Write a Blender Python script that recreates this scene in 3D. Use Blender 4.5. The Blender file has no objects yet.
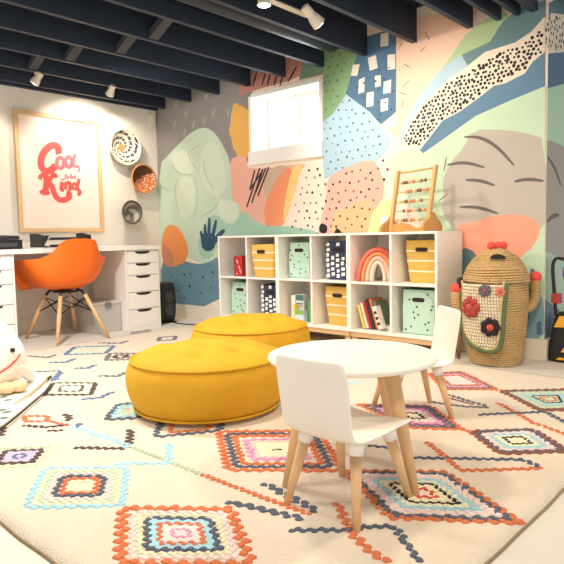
import bpy, bmesh, math, random
from mathutils import Vector, Matrix, noise
from mathutils.geometry import tessellate_polygon
random.seed(7)
S = bpy.context.scene
C = S.collection
PI = math.pi

# ------------------------------------------------------------------ camera
CAM = Vector((5.2342, -3.8184, 0.8061)); YAW, PITCH, ROLL, FPX = 2.3122, -0.0759, -0.0208, 597.9
_f = Vector((math.cos(PITCH)*math.cos(YAW), math.cos(PITCH)*math.sin(YAW), math.sin(PITCH)))
_r0 = Vector((math.sin(YAW), -math.cos(YAW), 0)); _u0 = _r0.cross(_f)
_r = math.cos(ROLL)*_r0 + math.sin(ROLL)*_u0; _u = -math.sin(ROLL)*_r0 + math.cos(ROLL)*_u0
cd = bpy.data.cameras.new('camera'); cam = bpy.data.objects.new('camera', cd); C.objects.link(cam)
cd.sensor_width = 36; cd.lens = FPX/564*36; cd.clip_start = .05
M3 = Matrix((_r, _u, -_f)).transposed().to_4x4(); M3.translation = CAM
cam.matrix_world = M3; S.camera = cam

# ------------------------------------------------------------------ world, lights, exposure
W = bpy.data.worlds.new('sky'); S.world = W; W.use_nodes = True
bg = W.node_tree.nodes['Background']; bg.inputs[0].default_value = (1, .97, .93, 1); bg.inputs[1].default_value = 0.85
S.view_settings.view_transform = 'Standard'; S.view_settings.look = 'None'
S.view_settings.exposure = 0.88; S.view_settings.gamma = 1; S.view_settings.use_curve_mapping = False

def lamp(name, kind, loc, target, energy, color, size=.1, cone=120, blend=.6):
    l = bpy.data.lights.new(name, kind); l.energy = energy; l.color = color
    if kind == 'SPOT':
        l.spot_size = math.radians(cone); l.spot_blend = blend; l.shadow_soft_size = size
    if kind == 'AREA': l.shape = 'DISK'; l.size = size
    o = bpy.data.objects.new(name, l); C.objects.link(o); o.location = loc
    o.rotation_euler = (Vector(target)-Vector(loc)).to_track_quat('-Z', 'Y').to_euler()
    return o
WARM = (1, .86, .68); SOFT = (1, .93, .84); COOL = (1, .98, .95)
for i, (x, y, tx, ty, e, c) in enumerate([(3.3, -2.2, 3.3, -2.1, 42, WARM), (4.5, -1.4, 4.2, -1.3, 40, WARM),
        (4.7, -3.0, 4.6, -2.6, 30, WARM), (1.9, -2.4, 1.7, -2.3, 105, COOL), (2.9, -3.4, 2.6, -2.8, 36, SOFT)]):
    lamp('fill_spot', 'SPOT', (x, y, 2.1), (tx, ty, 0), e, c, .12, 140, .8)  # added fill from above, out of view and without fixtures

lamp('wall_wash_spot', 'SPOT', (2.26, -.86, 2.1), (3.1, -.05, .9), 30, SOFT, .03, 120, .8)
lamp('basket_spot', 'SPOT', (.30, -.66, 2.10), (.02, -.36, 1.35), 9, WARM, .03, 110, .6)
lamp('mural_fill', 'SPOT', (1.25, -1.35, 2.1), (.9, -.1, 1.0), 17, SOFT, .08, 120, .8)  # extra light added to brighten the left of the mural, no fixture
lamp('window_daylight', 'AREA', (1.75, .36, 1.78), (1.75, -1, 1.5), 5, (.95, .98, 1), .6)

# ------------------------------------------------------------------ helpers
def ray(x, y): return _f*FPX + _r*(x-282) + _u*(282-y)
def onX(x, y, X): d = ray(x, y); return CAM + d*((X-CAM.x)/d.x)
def onY(x, y, Y): d = ray(x, y); return CAM + d*((Y-CAM.y)/d.y)
def onZ(x, y, Z=0): d = ray(x, y); return CAM + d*((Z-CAM.z)/d.z)
def lin(c):
    return tuple((v/255/12.92 if v/255 <= .04045 else ((v/255+.055)/1.055)**2.4) for v in c)
MATS = {}
def mat(name, col, rough=.6, bump=0, bscale=60, var=0, vscale=6, metal=0, sheen=0, emit=0, trans=0, alpha=1, stretch=None, col2=None):
    if name in MATS: return MATS[name]
    m = bpy.data.materials.new(name); m.use_nodes = True; nt = m.node_tree; b = nt.nodes['Principled BSDF']
    c = lin(col)+(1,)
    b.inputs['Base Color'].default_value = c; b.inputs['Roughness'].default_value = rough; b.inputs['Metallic'].default_value = metal
    if sheen: b.inputs['Sheen Weight'].default_value = sheen; b.inputs['Sheen Tint'].default_value = c
    if emit: b.inputs['Emission Color'].default_value = c; b.inputs['Emission Strength'].default_value = emit
    if trans: b.inputs['Transmission Weight'].default_value = trans
    if alpha < 1: b.inputs['Alpha'].default_value = alpha
    if bump or var:
        tc = nt.nodes.new('ShaderNodeTexCoord'); mp = nt.nodes.new('ShaderNodeMapping')
        nt.links.new(tc.outputs['Object'], mp.inputs[0])
        if stretch: mp.inputs['Scale'].default_value = stretch
    if var:
        n = nt.nodes.new('ShaderNodeTexNoise'); n.inputs['Scale'].default_value = vscale; n.inputs['Detail'].default_value = 4
        nt.links.new(mp.outputs[0], n.inputs['Vector'])
        mx = nt.nodes.new('ShaderNodeMix'); mx.data_type = 'RGBA'
        c2 = lin(col2)+(1,) if col2 else tuple(v*(1-var) for v in c[:3])+(1,)
        mx.inputs[6].default_value = c; mx.inputs[7].default_value = c2
        nt.links.new(n.outputs['Fac'], mx.inputs[0]); nt.links.new(mx.outputs[2], b.inputs['Base Color'])
    if bump:
        n2 = nt.nodes.new('ShaderNodeTexNoise'); n2.inputs['Scale'].default_value = bscale; n2.inputs['Detail'].default_value = 3
        nt.links.new(mp.outputs[0], n2.inputs['Vector'])
        bp = nt.nodes.new('ShaderNodeBump'); bp.inputs['Strength'].default_value = bump; bp.inputs['Distance'].default_value = .01
        nt.links.new(n2.outputs['Fac'], bp.inputs['Height']); nt.links.new(bp.outputs[0], b.inputs['Normal'])
    MATS[name] = m; return m

def tag(o, label=None, cat=None, group=None, kind=None):
    if label: o['label'] = label
    if cat: o['category'] = cat
    if group: o['group'] = group
    if kind: o['kind'] = kind
    return o
def thing(name, loc, label, cat, group=None, rz=0):
    o = bpy.data.objects.new(name, None); C.objects.link(o); o.location = loc; o.rotation_euler = (0, 0, rz); o.empty_display_size = .05
    return tag(o, label, cat, group)

class MB:
    """collects shapes, then becomes ONE mesh object"""
    def __init__(s): s.v = []; s.f = []; s.mi = []; s.cur = 0
    def add(s, vs, fs):
        b = len(s.v); s.v += [tuple(p) for p in vs]
        for f in fs: s.f.append([b+i for i in f]); s.mi.append(s.cur)
        return s
    def box(s, lo, hi, T=None):
        vs = [Vector((x, y, z)) for z in (lo[2], hi[2]) for y in (lo[1], hi[1]) for x in (lo[0], hi[0])]
        if T: vs = [T @ v for v in vs]
        return s.add(vs, [(0, 2, 3, 1), (4, 5, 7, 6), (0, 1, 5, 4), (2, 6, 7, 3), (0, 4, 6, 2), (1, 3, 7, 5)])
    def tube(s, pts, r, n=10, cap=True, flat=1.0):
        pts = [Vector(p) for p in pts]; k = len(pts)
        if not isinstance(r, (list, tuple)): r = [r]*k
        vs = []; up = None
        for i, p in enumerate(pts):
            t = (pts[min(i+1, k-1)]-pts[max(i-1, 0)]).normalized()
            if up is None:
                up = Vector((0, 0, 1)) if abs(t.z) < .9 else Vector((1, 0, 0))
            a = t.cross(up)
            if a.length < 1e-6: a = t.orthogonal()
            a.normalize(); bb = a.cross(t).normalized(); up = bb
            for j in range(n):
                an = 2*PI*j/n; vs.append(p + a*(math.cos(an)*r[i]) + bb*(math.sin(an)*r[i]*flat))
        fs = [(i*n+j, i*n+(j+1) % n, (i+1)*n+(j+1) % n, (i+1)*n+j) for i in range(k-1) for j in range(n)]
        if cap: fs += [tuple(reversed(range(n))), tuple((k-1)*n+j for j in range(n))]
        return s.add(vs, fs)
    def lathe(s, prof, n=32, c=(0, 0, 0), sx=1, sy=1):
        c = Vector(c); vs = []; fs = []; k = len(prof)
        for r, z in prof:
            for j in range(n):
                a = 2*PI*j/n; vs.append(c+Vector((r*math.cos(a)*sx, r*math.sin(a)*sy, z)))
        for i in range(k-1):
            for j in range(n): fs.append((i*n+j, i*n+(j+1) % n, (i+1)*n+(j+1) % n, (i+1)*n+j))
        if prof[0][0] > 1e-6: fs.append(tuple(reversed(range(n))))
        if prof[-1][0] > 1e-6: fs.append(tuple((k-1)*n+j for j in range(n)))
        return s.add(vs, fs)
    def ell(s, c, r, n=14, m=9, T=None):
        vs = []; fs = []
        for i in range(m+1):
            p = PI*i/m
            for j in range(n):
                a = 2*PI*j/n
                v = Vector((r[0]*math.sin(p)*math.cos(a), r[1]*math.sin(p)*math.sin(a), -r[2]*math.cos(p)))
                if T: v = T @ v
                vs.append(Vector(c)+v)
        fs = [(i*n+j, i*n+(j+1) % n, (i+1)*n+(j+1) % n, (i+1)*n+j) for i in range(m) for j in range(n)]
        return s.add(vs, fs)
    def prism(s, poly, d):
        """poly: 3-D outline, extruded by vector d"""
        d = Vector(d); k = len(poly); P = [Vector(p) for p in poly]; vs = P + [p+d for p in P]
        tri = tessellate_polygon([P])
        fs = [tuple(t) for t in tri] + [tuple(i+k for i in reversed(t)) for t in tri]
        fs += [(i, (i+1) % k, (i+1) % k+k, i+k) for i in range(k)]
        return s.add(vs, fs)
    def flat(s, poly):
        P = [Vector(p) for p in poly]; return s.add(P, [tuple(t) for t in tessellate_polygon([P])])
    def build(s, name, m, parent=None, loc=None, smooth=False, bevel=0, sub=0, solid=0, weld=True, recalc=True, seg=2):
        me = bpy.data.meshes.new(name); me.from_pydata(s.v, [], s.f)
        ms = m if isinstance(m, (list, tuple)) else [m]
        for q in ms: me.materials.append(q)
        me.polygons.foreach_set('material_index', s.mi)
        bm = bmesh.new(); bm.from_mesh(me)
        if weld: bmesh.ops.remove_doubles(bm, verts=bm.verts, dist=1e-5)
        if recalc: bmesh.ops.recalc_face_normals(bm, faces=bm.faces)
        for f in bm.faces: f.smooth = smooth
        bm.to_mesh(me); bm.free()
        o = bpy.data.objects.new(name, me); C.objects.link(o)
        if parent: o.parent = parent
        if loc is not None: o.location = loc
        if solid: q = o.modifiers.new('solid', 'SOLIDIFY'); q.thickness = solid; q.offset = 0
        if bevel: q = o.modifiers.new('bevel', 'BEVEL'); q.width = bevel; q.segments = seg; q.limit_method = 'ANGLE'
        if sub: q = o.modifiers.new('sub', 'SUBSURF'); q.levels = sub; q.render_levels = sub
        return o
def struct(name, mb, m, parent=None, **k):
    o = mb.build(name, m, parent, **k)
    if not parent: o['kind'] = 'structure'
    return o
def chaikin(P, n=2, closed=True):
    for _ in range(n):
        Q = []; k = len(P)
        for i in range(k if closed else k-1):
            a, b = P[i], P[(i+1) % k]; Q += [a*.75+b*.25, a*.25+b*.75]
        P = ([P[0]]+Q+[P[-1]]) if not closed else Q
    return P
def copy_tree(o, parent=None):
    c = o.copy(); C.objects.link(c); c.parent = parent
    for ch in list(o.children): copy_tree(ch, c)
    return c

# ------------------------------------------------------------------ materials
white_paint = mat('white_paint', (236, 230, 222), .7, .03, 200)
floor_m = mat('floor_concrete', (226, 219, 208), .55, .05, 30, .06, 3)
navy_wood = mat('navy_wood', (34, 47, 66), .6, .25, 30, .25, 8, stretch=(6, .6, 6))
white_lam = mat('white_laminate', (240, 235, 226), .4)
oak = mat('oak', (214, 170, 116), .5, .05, 40, .18, 14, stretch=(1, 1, .15))
beech = mat('beech', (226, 184, 134), .5, .04, 40, .12, 14, stretch=(1, 1, .12))
pine = mat('pine', (222, 186, 138), .5, .05, 30, .12, 10)
black = mat('black_plastic', (22, 22, 24), .45)
plastic_w = mat('white_plastic', (238, 232, 222), .35)

# ------------------------------------------------------------------ room shell
ZJ, ZC = 2.1355, 2.37
WX = 3.945                                             # outer corner of the mural wall
b = MB().box((-.3, -7, -.1), (7.5, 4, 0)); struct('floor', b, floor_m)
b = MB().box((-.15, -7, 0), (0, .15, ZC)); struct('wall_left', b, mat('left_wall_paint', (232, 226, 216), .75, .03, 150))
# mural wall with the window opening
wa, wb_, wc, wd = 1.345, 2.165, 1.455, 2.075
a = onY(249.5, 95, 0); bq = onY(322, 77, 0); cq = onY(250, 166, 0)
WL, WR, WB, WT = a.x+.005, bq.x-.005, cq.z+.015, a.z-.015
b = MB()
b.box((-.15, 0, 0), (WL, .3, ZC)).box((WR, 0, 0), (WX, .3, ZC)).box((WL, 0, 0), (WR, .3, WB)).box((WL, 0, WT), (WR, .3, ZC))
wall_back = struct('wall_back', b, mat('mural_base', (244, 226, 208), .75, .03, 150))
b = MB().box((WX-.16, .3, 0), (WX, 4, ZC)); wall_right = struct('wall_right', b, mat('right_wall_shaded', (176, 170, 158), .75))  # base colour greyed and darkened: shade painted into the return wall
b = MB().box((-.3, -7, ZC), (7.5, .3, ZC+.1)).box((WX-.16, .3, ZC), (7.5, 4, ZC+.1)); ceiling = struct('ceiling', b, mat('dark_ceiling', (24, 28, 36), .8))
JP = [(158.3, 110.7), (165.7, 108.7), (191.8, 101.9), (220.2, 94.6), (250.9, 85.2), (286, 76.7), (324.7, 66.3), (367.6, 54.2), (417.2, 41.7), (473.3, 27.2), (501.7, 20), (521, 13.9), (538, 9.3)]
JX = [onY(x, y, 0).x for x, y in JP]
jm = None
def joist(x, y1=0.0, t=.04):
    o = MB().box((-t, -7, ZJ), (0, y1, ZC)).build('joist', navy_wood, ceiling, bevel=.003); o.location = (x, -.002, 0)
for i, x in enumerate(JX):
    joist(max(x, .045), 0, .03 if i in (10, 11) else .04)
for k in range(1, 8): joist(JX[-1]+.4064*k, 0 if JX[-1]+.4064*k < WX else 3.9)
for (x, y, i) in [(170, 25, 5), (135, 45, 4), (83, 68, 3), (45, 84, 2)]:
    xm = (JX[i]+JX[i+1]-.04)/2; p = onX(x, y, xm)
    a_, b_ = JX[i], JX[i+1]-.04
    MB().prism([(a_, p.y-.035, ZJ+.01), (a_, p.y-.035, ZJ+.06), (b_, p.y-.035, ZC-.005), (b_, p.y-.035, ZC-.055)], (0, .07, 0)).build('cross_bridging', mat('grey_bridging', (70, 71, 74), .8), ceiling)
# baseboards
bbm = mat('baseboard_paint', (232, 222, 204), .55)
struct('baseboard_back', MB().box((0, -.016, 0), (WX+.016, 0, .133)), bbm, bevel=.004)
struct('baseboard_right', MB().box((WX, 0, 0), (WX+.016, 3, .133)), bbm, bevel=.004)
struct('baseboard_left', MB().box((0, -6, 0), (.016, -.016, .133)), bbm, bevel=.004)

# window
win = bpy.data.objects.new('window_1', None); C.objects.link(win); win.location = (WL, 0, WB); win['kind'] = 'structure'
wm = mat('window_white', (248, 246, 242), .45)
ww, wh = WR-WL, WT-WB
def wbox(name, lo, hi, m=wm, par=win, bev=.003): return MB().box(lo, hi).build(name, m, par, bevel=bev)
SILL = .105
wbox('sill_panel', (-.012, -.03, -.015), (ww+.012, .29, SILL))                      # boxed ledge that fills the foot of the opening
wbox('casing', (-.012, -.012, SILL), (.02, .29, wh)); wbox('casing', (ww-.02, -.012, SILL), (ww+.012, .29, wh)); wbox('casing', (.02, -.012, wh-.02), (ww-.02, .29, wh+.015))
x0, x1, z0, z1 = .02, ww-.02, SILL, wh-.02
fr = wbox('window_frame', (x0, .2, z0), (x0+.05, .26, z1)); wbox('window_frame', (x1-.05, .2, z0), (x1, .26, z1))
wbox('window_frame', (x0+.05, .2, z0), (x1-.05, .26, z0+.05)); wbox('window_frame', (x0+.05, .2, z1-.05), (x1-.05, .26, z1))
mx = x0+(x1-x0)*.5
wbox('sash_stile', (mx-.025, .195, z0+.05), (mx+.025, .25, z1-.05))
wbox('sash_stile', (x0+.05, .215, z0+.05), (x0+.085, .25, z1-.05)); wbox('sash_stile', (x1-.085, .215, z0+.05), (x1-.05, .25, z1-.05))
glass = bpy.data.materials.new('glass'); glass.use_nodes = True
nt = glass.node_tree; nt.nodes.clear(); out = nt.nodes.new('ShaderNodeOutputMaterial'); mix = nt.nodes.new('ShaderNodeMixShader'); tr = nt.nodes.new('ShaderNodeBsdfTransparent'); gl = nt.nodes.new('ShaderNodeBsdfGlossy')
gl.inputs['Roughness'].default_value = .02; mix.inputs[0].default_value = .06; nt.links.new(tr.outputs[0], mix.inputs[1]); nt.links.new(gl.outputs[0], mix.inputs[2]); nt.links.new(mix.outputs[0], out.inputs[0])
wbox('pane', (x0+.085, .23, z0+.05), (mx-.025, .234, z1-.05), glass, bev=0); wbox('pane', (mx+.025, .23, z0+.05), (x1-.085, .234, z1-.05), glass, bev=0)
wbox('latch', (mx-.012, .18, z0+.2), (mx+.012, .195, z0+.26))

# ------------------------------------------------------------------ mural: flat painted shapes on the two walls
layer = [0]
def paint(pts, col, smooth=2, name='painted_shape', wall='back', jag=0, rough=.75):
    layer[0] += 1; d = .0003+.00005*layer[0]
    if wall == 'back': P = [onY(x, y, 0) for x, y in pts]
    else: P = [onX(x, y, WX) for x, y in pts]
    if smooth: P = chaikin(P, smooth)
    if wall == 'back':
        for p in P: p.x = min(max(p.x, .002), WX-.0005); p.z = max(p.z, .134); p.y = -d
    else:
        for p in P: p.y = max(p.y, .001); p.z = max(p.z, .134); p.x = WX+d
    if jag:
        for p in P: p.x += random.uniform(-jag, jag)*(wall == 'back'); p.z += random.uniform(-jag, jag)
    m = mat('paint_%d_%d_%d' % col, col, rough, .04, 120, .07, 5)
    return MB().flat(P).build(name, m, wall_back if wall == 'back' else wall_right, weld=False, recalc=False)
def stroke(pts, w, col, name='painted_stroke', wall='back', taper=True):
    """brush stroke: ribbon along pixel polyline, w in metres"""
    layer[0] += 1; d = .0003+.00005*layer[0]
    P = [onY(x, y, 0) if wall == 'back' else onX(x, y, WX) for x, y in pts]
    P = chaikin(P, 2, False) if len(P) > 2 else [P[0].lerp(P[1], i/4) for i in range(5)]
    n = len(P); vs = []
    nrm = Vector((0, -1, 0)) if wall == 'back' else Vector((1, 0, 0))
    for i, p in enumerate(P):
        t = (P[min(i+1, n-1)]-P[max(i-1, 0)]).normalized(); s_ = t.cross(nrm)
        ww_ = w*(.25+.75*math.sin(PI*(i+.6)/(n+.2))) if taper else w
        vs += [p+s_*ww_/2+nrm*d, p-s_*ww_/2+nrm*d]
    return MB().add(vs, [(2*i, 2*i+1, 2*i+3, 2*i+2) for i in range(n-1)]).build(name, mat('stroke_%d_%d_%d' % col, col, .7), wall_back if wall == 'back' else wall_right, weld=False, recalc=False)
def inside(p, poly):
    c = False; j = len(poly)-1
    for i in range(len(poly)):
        (xi, yi), (xj, yj) = poly[i], poly[j]
        if (yi > p[1]) != (yj > p[1]) and p[0] < (xj-xi)*(p[1]-yi)/(yj-yi)+xi: c = not c
        j = i
    return c
def dots(polys, sp, r, col, jit=.3, wall='back', excl=(), name='painted_dots', sides=7):
    layer[0] += 1; d = .0003+.00005*layer[0]; mb = MB(); cnt = 0
    for poly in polys:
        Q = [onY(x, y, 0) if wall == 'back' else onX(x, y, WX) for x, y in poly]
        q2 = [(p.x, p.z) if wall == 'back' else (p.y, p.z) for p in Q]
        a0, a1 = min(p[0] for p in q2), max(p[0] for p in q2); b0, b1 = min(p[1] for p in q2), max(p[1] for p in q2)
        row = 0; zz = b0
        while zz < b1:
            xx = a0+(row % 2)*sp/2
            while xx < a1:
                px, pz = xx+random.uniform(-jit, jit)*sp, zz+random.uniform(-jit, jit)*sp
                if inside((px, pz), q2):
                    rr = r*random.uniform(.75, 1.2)
                    vs = []
                    for k in range(sides):
                        an = 2*PI*k/sides+.3
                        vs.append((px+rr*math.cos(an), -d, pz+rr*math.sin(an)) if wall == 'back' else (WX+d, px+rr*math.cos(an), pz+rr*math.sin(an)))
                    mb.add(vs, [tuple(range(sides))]); cnt += 1
                xx += sp
            zz += sp*.87; row += 1
    o = mb.build(name, mat('dotpaint_%d_%d_%d' % col, col, .7), wall_back if wall == 'back' else wall_right, weld=False, recalc=False)
    if cnt > 20: o['kind'] = 'stuff'
    return o
# left half
paint([(154, 60), (252, 45), (262, 80), (249, 96), (249, 110), (249, 150), (249, 165), (222, 170), (185, 215), (154, 225)], (146, 142, 140), 1)
for x, y in [(176, 104), (186, 114), (204, 121), (213, 113), (193, 125), (174, 125), (184, 133), (206, 96), (228, 112)]:
    paint([(x-2.2, y-5), (x-.3, y), (x+1.5, y-6), (x+2.2, y-4), (x+1, y+4), (x-.5, y+4.5)], (158, 170, 160), 1, 'painted_leaf')
paint([(237, 98), (243, 80), (272, 60), (302, 56), (311, 66), (300, 78), (251, 91)], (196, 136, 124), 1)
for x in (253, 262, 267, 274, 280): stroke([(x, 86), (x+4, 71)], .022, (48, 42, 46))
stroke([(288, 82), (297, 66)], .022, (48, 42, 46))
paint([(299, 80), (304, 58), (330, 45), (326, 70), (322.5, 74.5)], (120, 150, 125), 0)
paint([(237, 102), (242, 106), (250, 108), (250.5, 152), (248, 159), (239, 158), (233, 148), (230, 135), (230, 118), (233, 106)], (238, 184, 96), 2, jag=.012)
paint([(229, 160), (240, 155), (247, 158), (248, 171), (322, 161), (302, 196), (280, 226), (258, 228), (240, 214), (228, 200)], (240, 184, 164), 1)
paint([(268, 167), (292, 164), (285, 190), (270, 203), (262, 190)], (212, 184, 160), 2)
paint([(282, 170), (293, 166), (292, 200), (284, 226), (271, 236), (265, 224), (264, 203)], (245, 156, 112), 2)
paint([(292, 167), (304, 163), (301, 185), (291, 206), (283, 226), (284, 205)], (248, 210, 136), 1)
paint([(303, 163), (321, 159), (324, 178), (328, 196), (321, 220), (319, 240), (287, 240), (284, 226), (292, 203)], (240, 226, 208), 1)
paint([(156, 168), (180, 143), (190, 133), (200, 128), (208, 128), (216, 134), (224, 147), (230, 160), (231, 180), (232, 200), (241, 206), (240, 218), (222, 260), (205, 265), (190, 259), (175, 250), (156, 245)], (200, 222, 202), 1)
for P in ([(178, 150), (190, 152), (195, 165), (190, 176), (178, 172), (171, 160)], [(178, 178), (192, 176), (196, 195), (192, 215), (183, 222), (177, 210)],
          [(200, 150), (215, 138), (224, 158), (227, 190), (215, 200), (200, 180)], [(215, 195), (225, 200), (238, 202), (239, 216), (231, 224), (220, 216)]):
    paint(P, (214, 230, 210), 2, 'painted_petal')
for L in ([(172, 163), (176, 172), (186, 175), (193, 174)], [(190, 152), (194, 148), (200, 145)], [(197, 170), (190, 160), (188, 150)], [(178, 178), (174, 192), (180, 215)], [(194, 176), (199, 196), (194, 220)], [(204, 160), (205, 175), (214, 190)], [(160, 185), (170, 192)], [(200, 218), (216, 208), (220, 198)]):
    stroke(L, .008, (160, 178, 160))
paint([(198, 236), (212, 214), (218, 216), (229, 225), (237, 222), (242, 208), (260, 226), (290, 226), (322, 232), (322, 245), (217, 245), (213, 258), (200, 259)], (166, 206, 184), 1)
paint([(158, 256), (185, 261), (198, 264.5), (210, 262), (220, 255), (222, 312), (158, 310)], (104, 144, 162), 1)
paint([(169, 224), (178, 226), (184, 236), (189, 248), (187, 260), (180, 265), (171, 267), (163, 262), (161, 245), (164, 230)], (238, 150, 88), 2, jag=.005)
paint([(162, 243), (170, 248), (176, 262), (170, 268), (163, 264)], (206, 138, 112), 2)
NV = (46, 78, 106)
paint([(203, 251), (213.5, 251), (217, 239), (214, 233), (203, 233), (200.5, 238)], NV, 1, 'painted_leaf')
for L, w in (([(205, 245), (200.5, 231)], .05), ([(206, 242), (205, 224)], .05), ([(209, 240), (209.6, 217.5)], .05), ([(212, 240), (216.5, 220)], .05), ([(213, 246), (218, 236), (225, 230)], .055)):
    stroke(L, w, NV, 'painted_leaf')
# scribble under the window
for L in ([(255, 170), (250, 190)], [(260, 168), (247, 207)], [(263, 169), (252, 203)], [(269, 167), (258, 196)], [(250, 190), (262, 172)], [(266, 168), (256, 192)]):
    stroke(L, .018, (52, 46, 50), taper=False)
# centre
paint([(326, 178), (345, 168), (362, 159), (373, 160), (381, 172), (385, 186), (383, 196), (377, 206), (371, 226), (366, 240), (318, 240), (320, 222), (327, 200)], (246, 180, 162), 1, jag=.006)
paint([(330, 215), (350, 205), (374, 197), (372, 220), (366, 240), (334, 240)], (246, 186, 140), 2)
paint([(374, 206), (395, 196), (394, 240), (366, 240)], (250, 226, 166), 1)
paint([(323, 121), (346, 94), (371, 112), (382, 128), (390, 140), (387, 150), (376, 161), (362, 161), (345, 168), (325, 179), (323, 165)], (174, 202, 217), 0)
paint([(323.5, 74), (325, 40), (362, 40), (346, 95), (333, 114), (323.5, 122)], (134, 168, 122), 0)
paint([(362, 38), (396.5, 28), (396, 112), (381, 124.5), (370, 112), (346, 94)], (78, 114, 142), 0)
for q in ([(368, 58), (376, 55), (378, 68), (370, 71)], [(387.5, 55), (395.5, 54), (395.5, 69), (388, 70)], [(353, 65), (360, 64), (357.5, 76), (351, 76)], [(359, 80), (365, 77), (364.5, 92), (358.5, 94)],
          [(375, 76), (381, 75), (381, 86), (375.5, 87.5)], [(384, 82), (391.5, 79.5), (391, 92.5), (383.5, 94)], [(367, 93), (374, 91.5), (373.5, 106), (366.5, 107)], [(381, 100), (388.5, 98), (388, 110), (381, 112)], [(381, 34), (389, 32), (388.5, 46), (380.5, 47)]):
    paint(q, (240, 230, 214), 0, 'painted_patch')
for q in ([(319, 227), (322, 222.5), (328, 226), (327, 233.5), (320, 233)], [(334, 234), (337, 227), (343, 233), (344, 238), (334, 238)]):
    paint(q, (30, 28, 30), 1, 'painted_patch')
# right half
paint([(396.5, 128), (396.5, 20), (478, 10), (470, 35), (448, 64), (425, 88), (408, 118), (400, 140), (383, 126)], (246, 204, 178), 0)
paint([(418, 105), (432, 82), (450, 58), (470, 28), (505, 10), (515, 25), (490, 50), (465, 56), (440, 78), (420, 105), (405, 130)], (176, 200, 152), 1)
for L in ([(403, 42), (398, 50)], [(412, 38), (418, 44)], [(425, 32), (430, 40)], [(404, 64), (411, 68)], [(420, 52), (426, 47)], [(402, 88), (410, 80)], [(399, 92), (407, 95)], [(402, 108), (404, 100)]):
    stroke(L, .008, (150, 120, 105))
paint([(400, 146), (402, 126), (418, 98), (438, 72), (462, 54), (476, 50), (482, 62), (450, 80), (425, 106), (408, 130), (404, 146)], (172, 200, 214), 1)
paint([(462, 55), (490, 42), (503, 22), (520, 8), (546, 0), (546, 18), (532, 34), (516, 46), (485, 56), (470, 70)], (104, 138, 144), 0)
BAND = [(402.6, 143.7), (405.3, 127.7), (423.9, 103.8), (447.8, 79.8), (466, 67.5), (485, 52.3), (515.4, 42.6), (531.4, 32), (545, 16.8), (545, 52), (533, 62), (525, 73.6), (505.7, 83.3), (494, 86), (479, 98), (459.8, 111.8), (442.5, 121), (432, 135), (420, 150.3)]
paint([(420, 150.5), (432, 134), (442.5, 120), (460, 111), (480, 96), (494, 85), (506, 82.5), (525, 73), (533, 61), (545, 51), (545, 86.5), (512, 100), (476, 116), (424, 153.5)], (98, 136, 164), 0)
paint([(414, 158), (424, 153), (476, 116), (512, 100), (546, 86), (546, 342), (440, 342), (436, 232), (405, 200), (400, 175)], (200, 224, 196), 0)
paint([(398, 150), (420, 151), (424, 156), (412, 176), (404, 196), (390, 185), (388, 160)], (246, 218, 196), 2)
paint(BAND, (240, 226, 206), 0)
dots([[(404, 143), (407, 129), (425, 105.5), (449, 82), (470, 71), (490, 56), (517, 48), (535, 36), (544, 24), (544, 50), (532, 60), (523, 72), (505, 81), (492, 85), (477, 97), (459, 110), (441, 120), (420, 147)]], .0285, .0105, (28, 26, 26), .25)
paint([(472, 129.5), (508, 130), (530, 134), (546, 139.5), (546, 250), (462, 250), (455, 232), (441, 209), (445, 199), (442.6, 182), (449, 164.5), (465, 147)], (190, 182, 172), 1)
for L in ([(464.5, 137), (481, 137), (498, 147), (514.6, 165.7)], [(447.5, 165), (465, 162), (485, 167.5)], [(466, 180), (481, 180.5), (495, 185.6)], [(514.5, 181.5), (528, 179), (544, 181)], [(460, 207), (478.6, 207), (498.5, 213.6)]):
    stroke(L, .022, (104, 98, 92))
stroke([(446.8, 156.5), (444.3, 171.5)], .009, (110, 106, 98)); stroke([(449, 193), (439, 201)], .009, (110, 106, 98))
paint([(456, 226), (470, 222), (498, 215.4), (533, 214), (541, 231), (534, 245), (525, 255), (511, 263), (500, 264), (480, 256), (456, 256)], (244, 166, 138), 1, jag=.008)
paint([(462, 246), (476, 252), (480, 268), (470, 285), (440, 290)], (88, 116, 118), 1)
paint([(522, 258), (534, 252), (546, 258), (546, 305), (522, 300)], (186, 214, 186), 1)
paint([(515, 292), (526, 286), (534, 292), (546, 300), (546, 345), (515, 345)], (128, 164, 178), 1)
for q in ([(526, 310), (530, 308), (530, 318), (526, 320)], [(537, 322), (541.5, 321), (542, 334), (537, 335)], [(531, 268), (535, 270), (534, 284), (530, 280)]): paint(q, (84, 112, 134), 0, 'painted_patch')
DK = (34, 34, 38)
dots([[(324, 118), (345, 96), (370, 113), (388, 140), (376, 160), (345, 168), (326, 177)], [(324, 75), (326, 55), (354, 52), (333, 112), (324, 116)]], .072, .0075, (70, 84, 92), .2)
dots([[(303, 166), (320, 162), (326, 185), (345, 170), (382, 160), (395, 150), (384, 190), (366, 234), (290, 236)]], .078, .0095, DK, .22)
dots([[(163, 268), (215, 262), (215, 304), (163, 300)]], .17, .013, DK, .25)
dots([[(348, 90), (394, 60), (394, 112), (380, 122)]], .085, .007, (34, 50, 70), .25)
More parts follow.
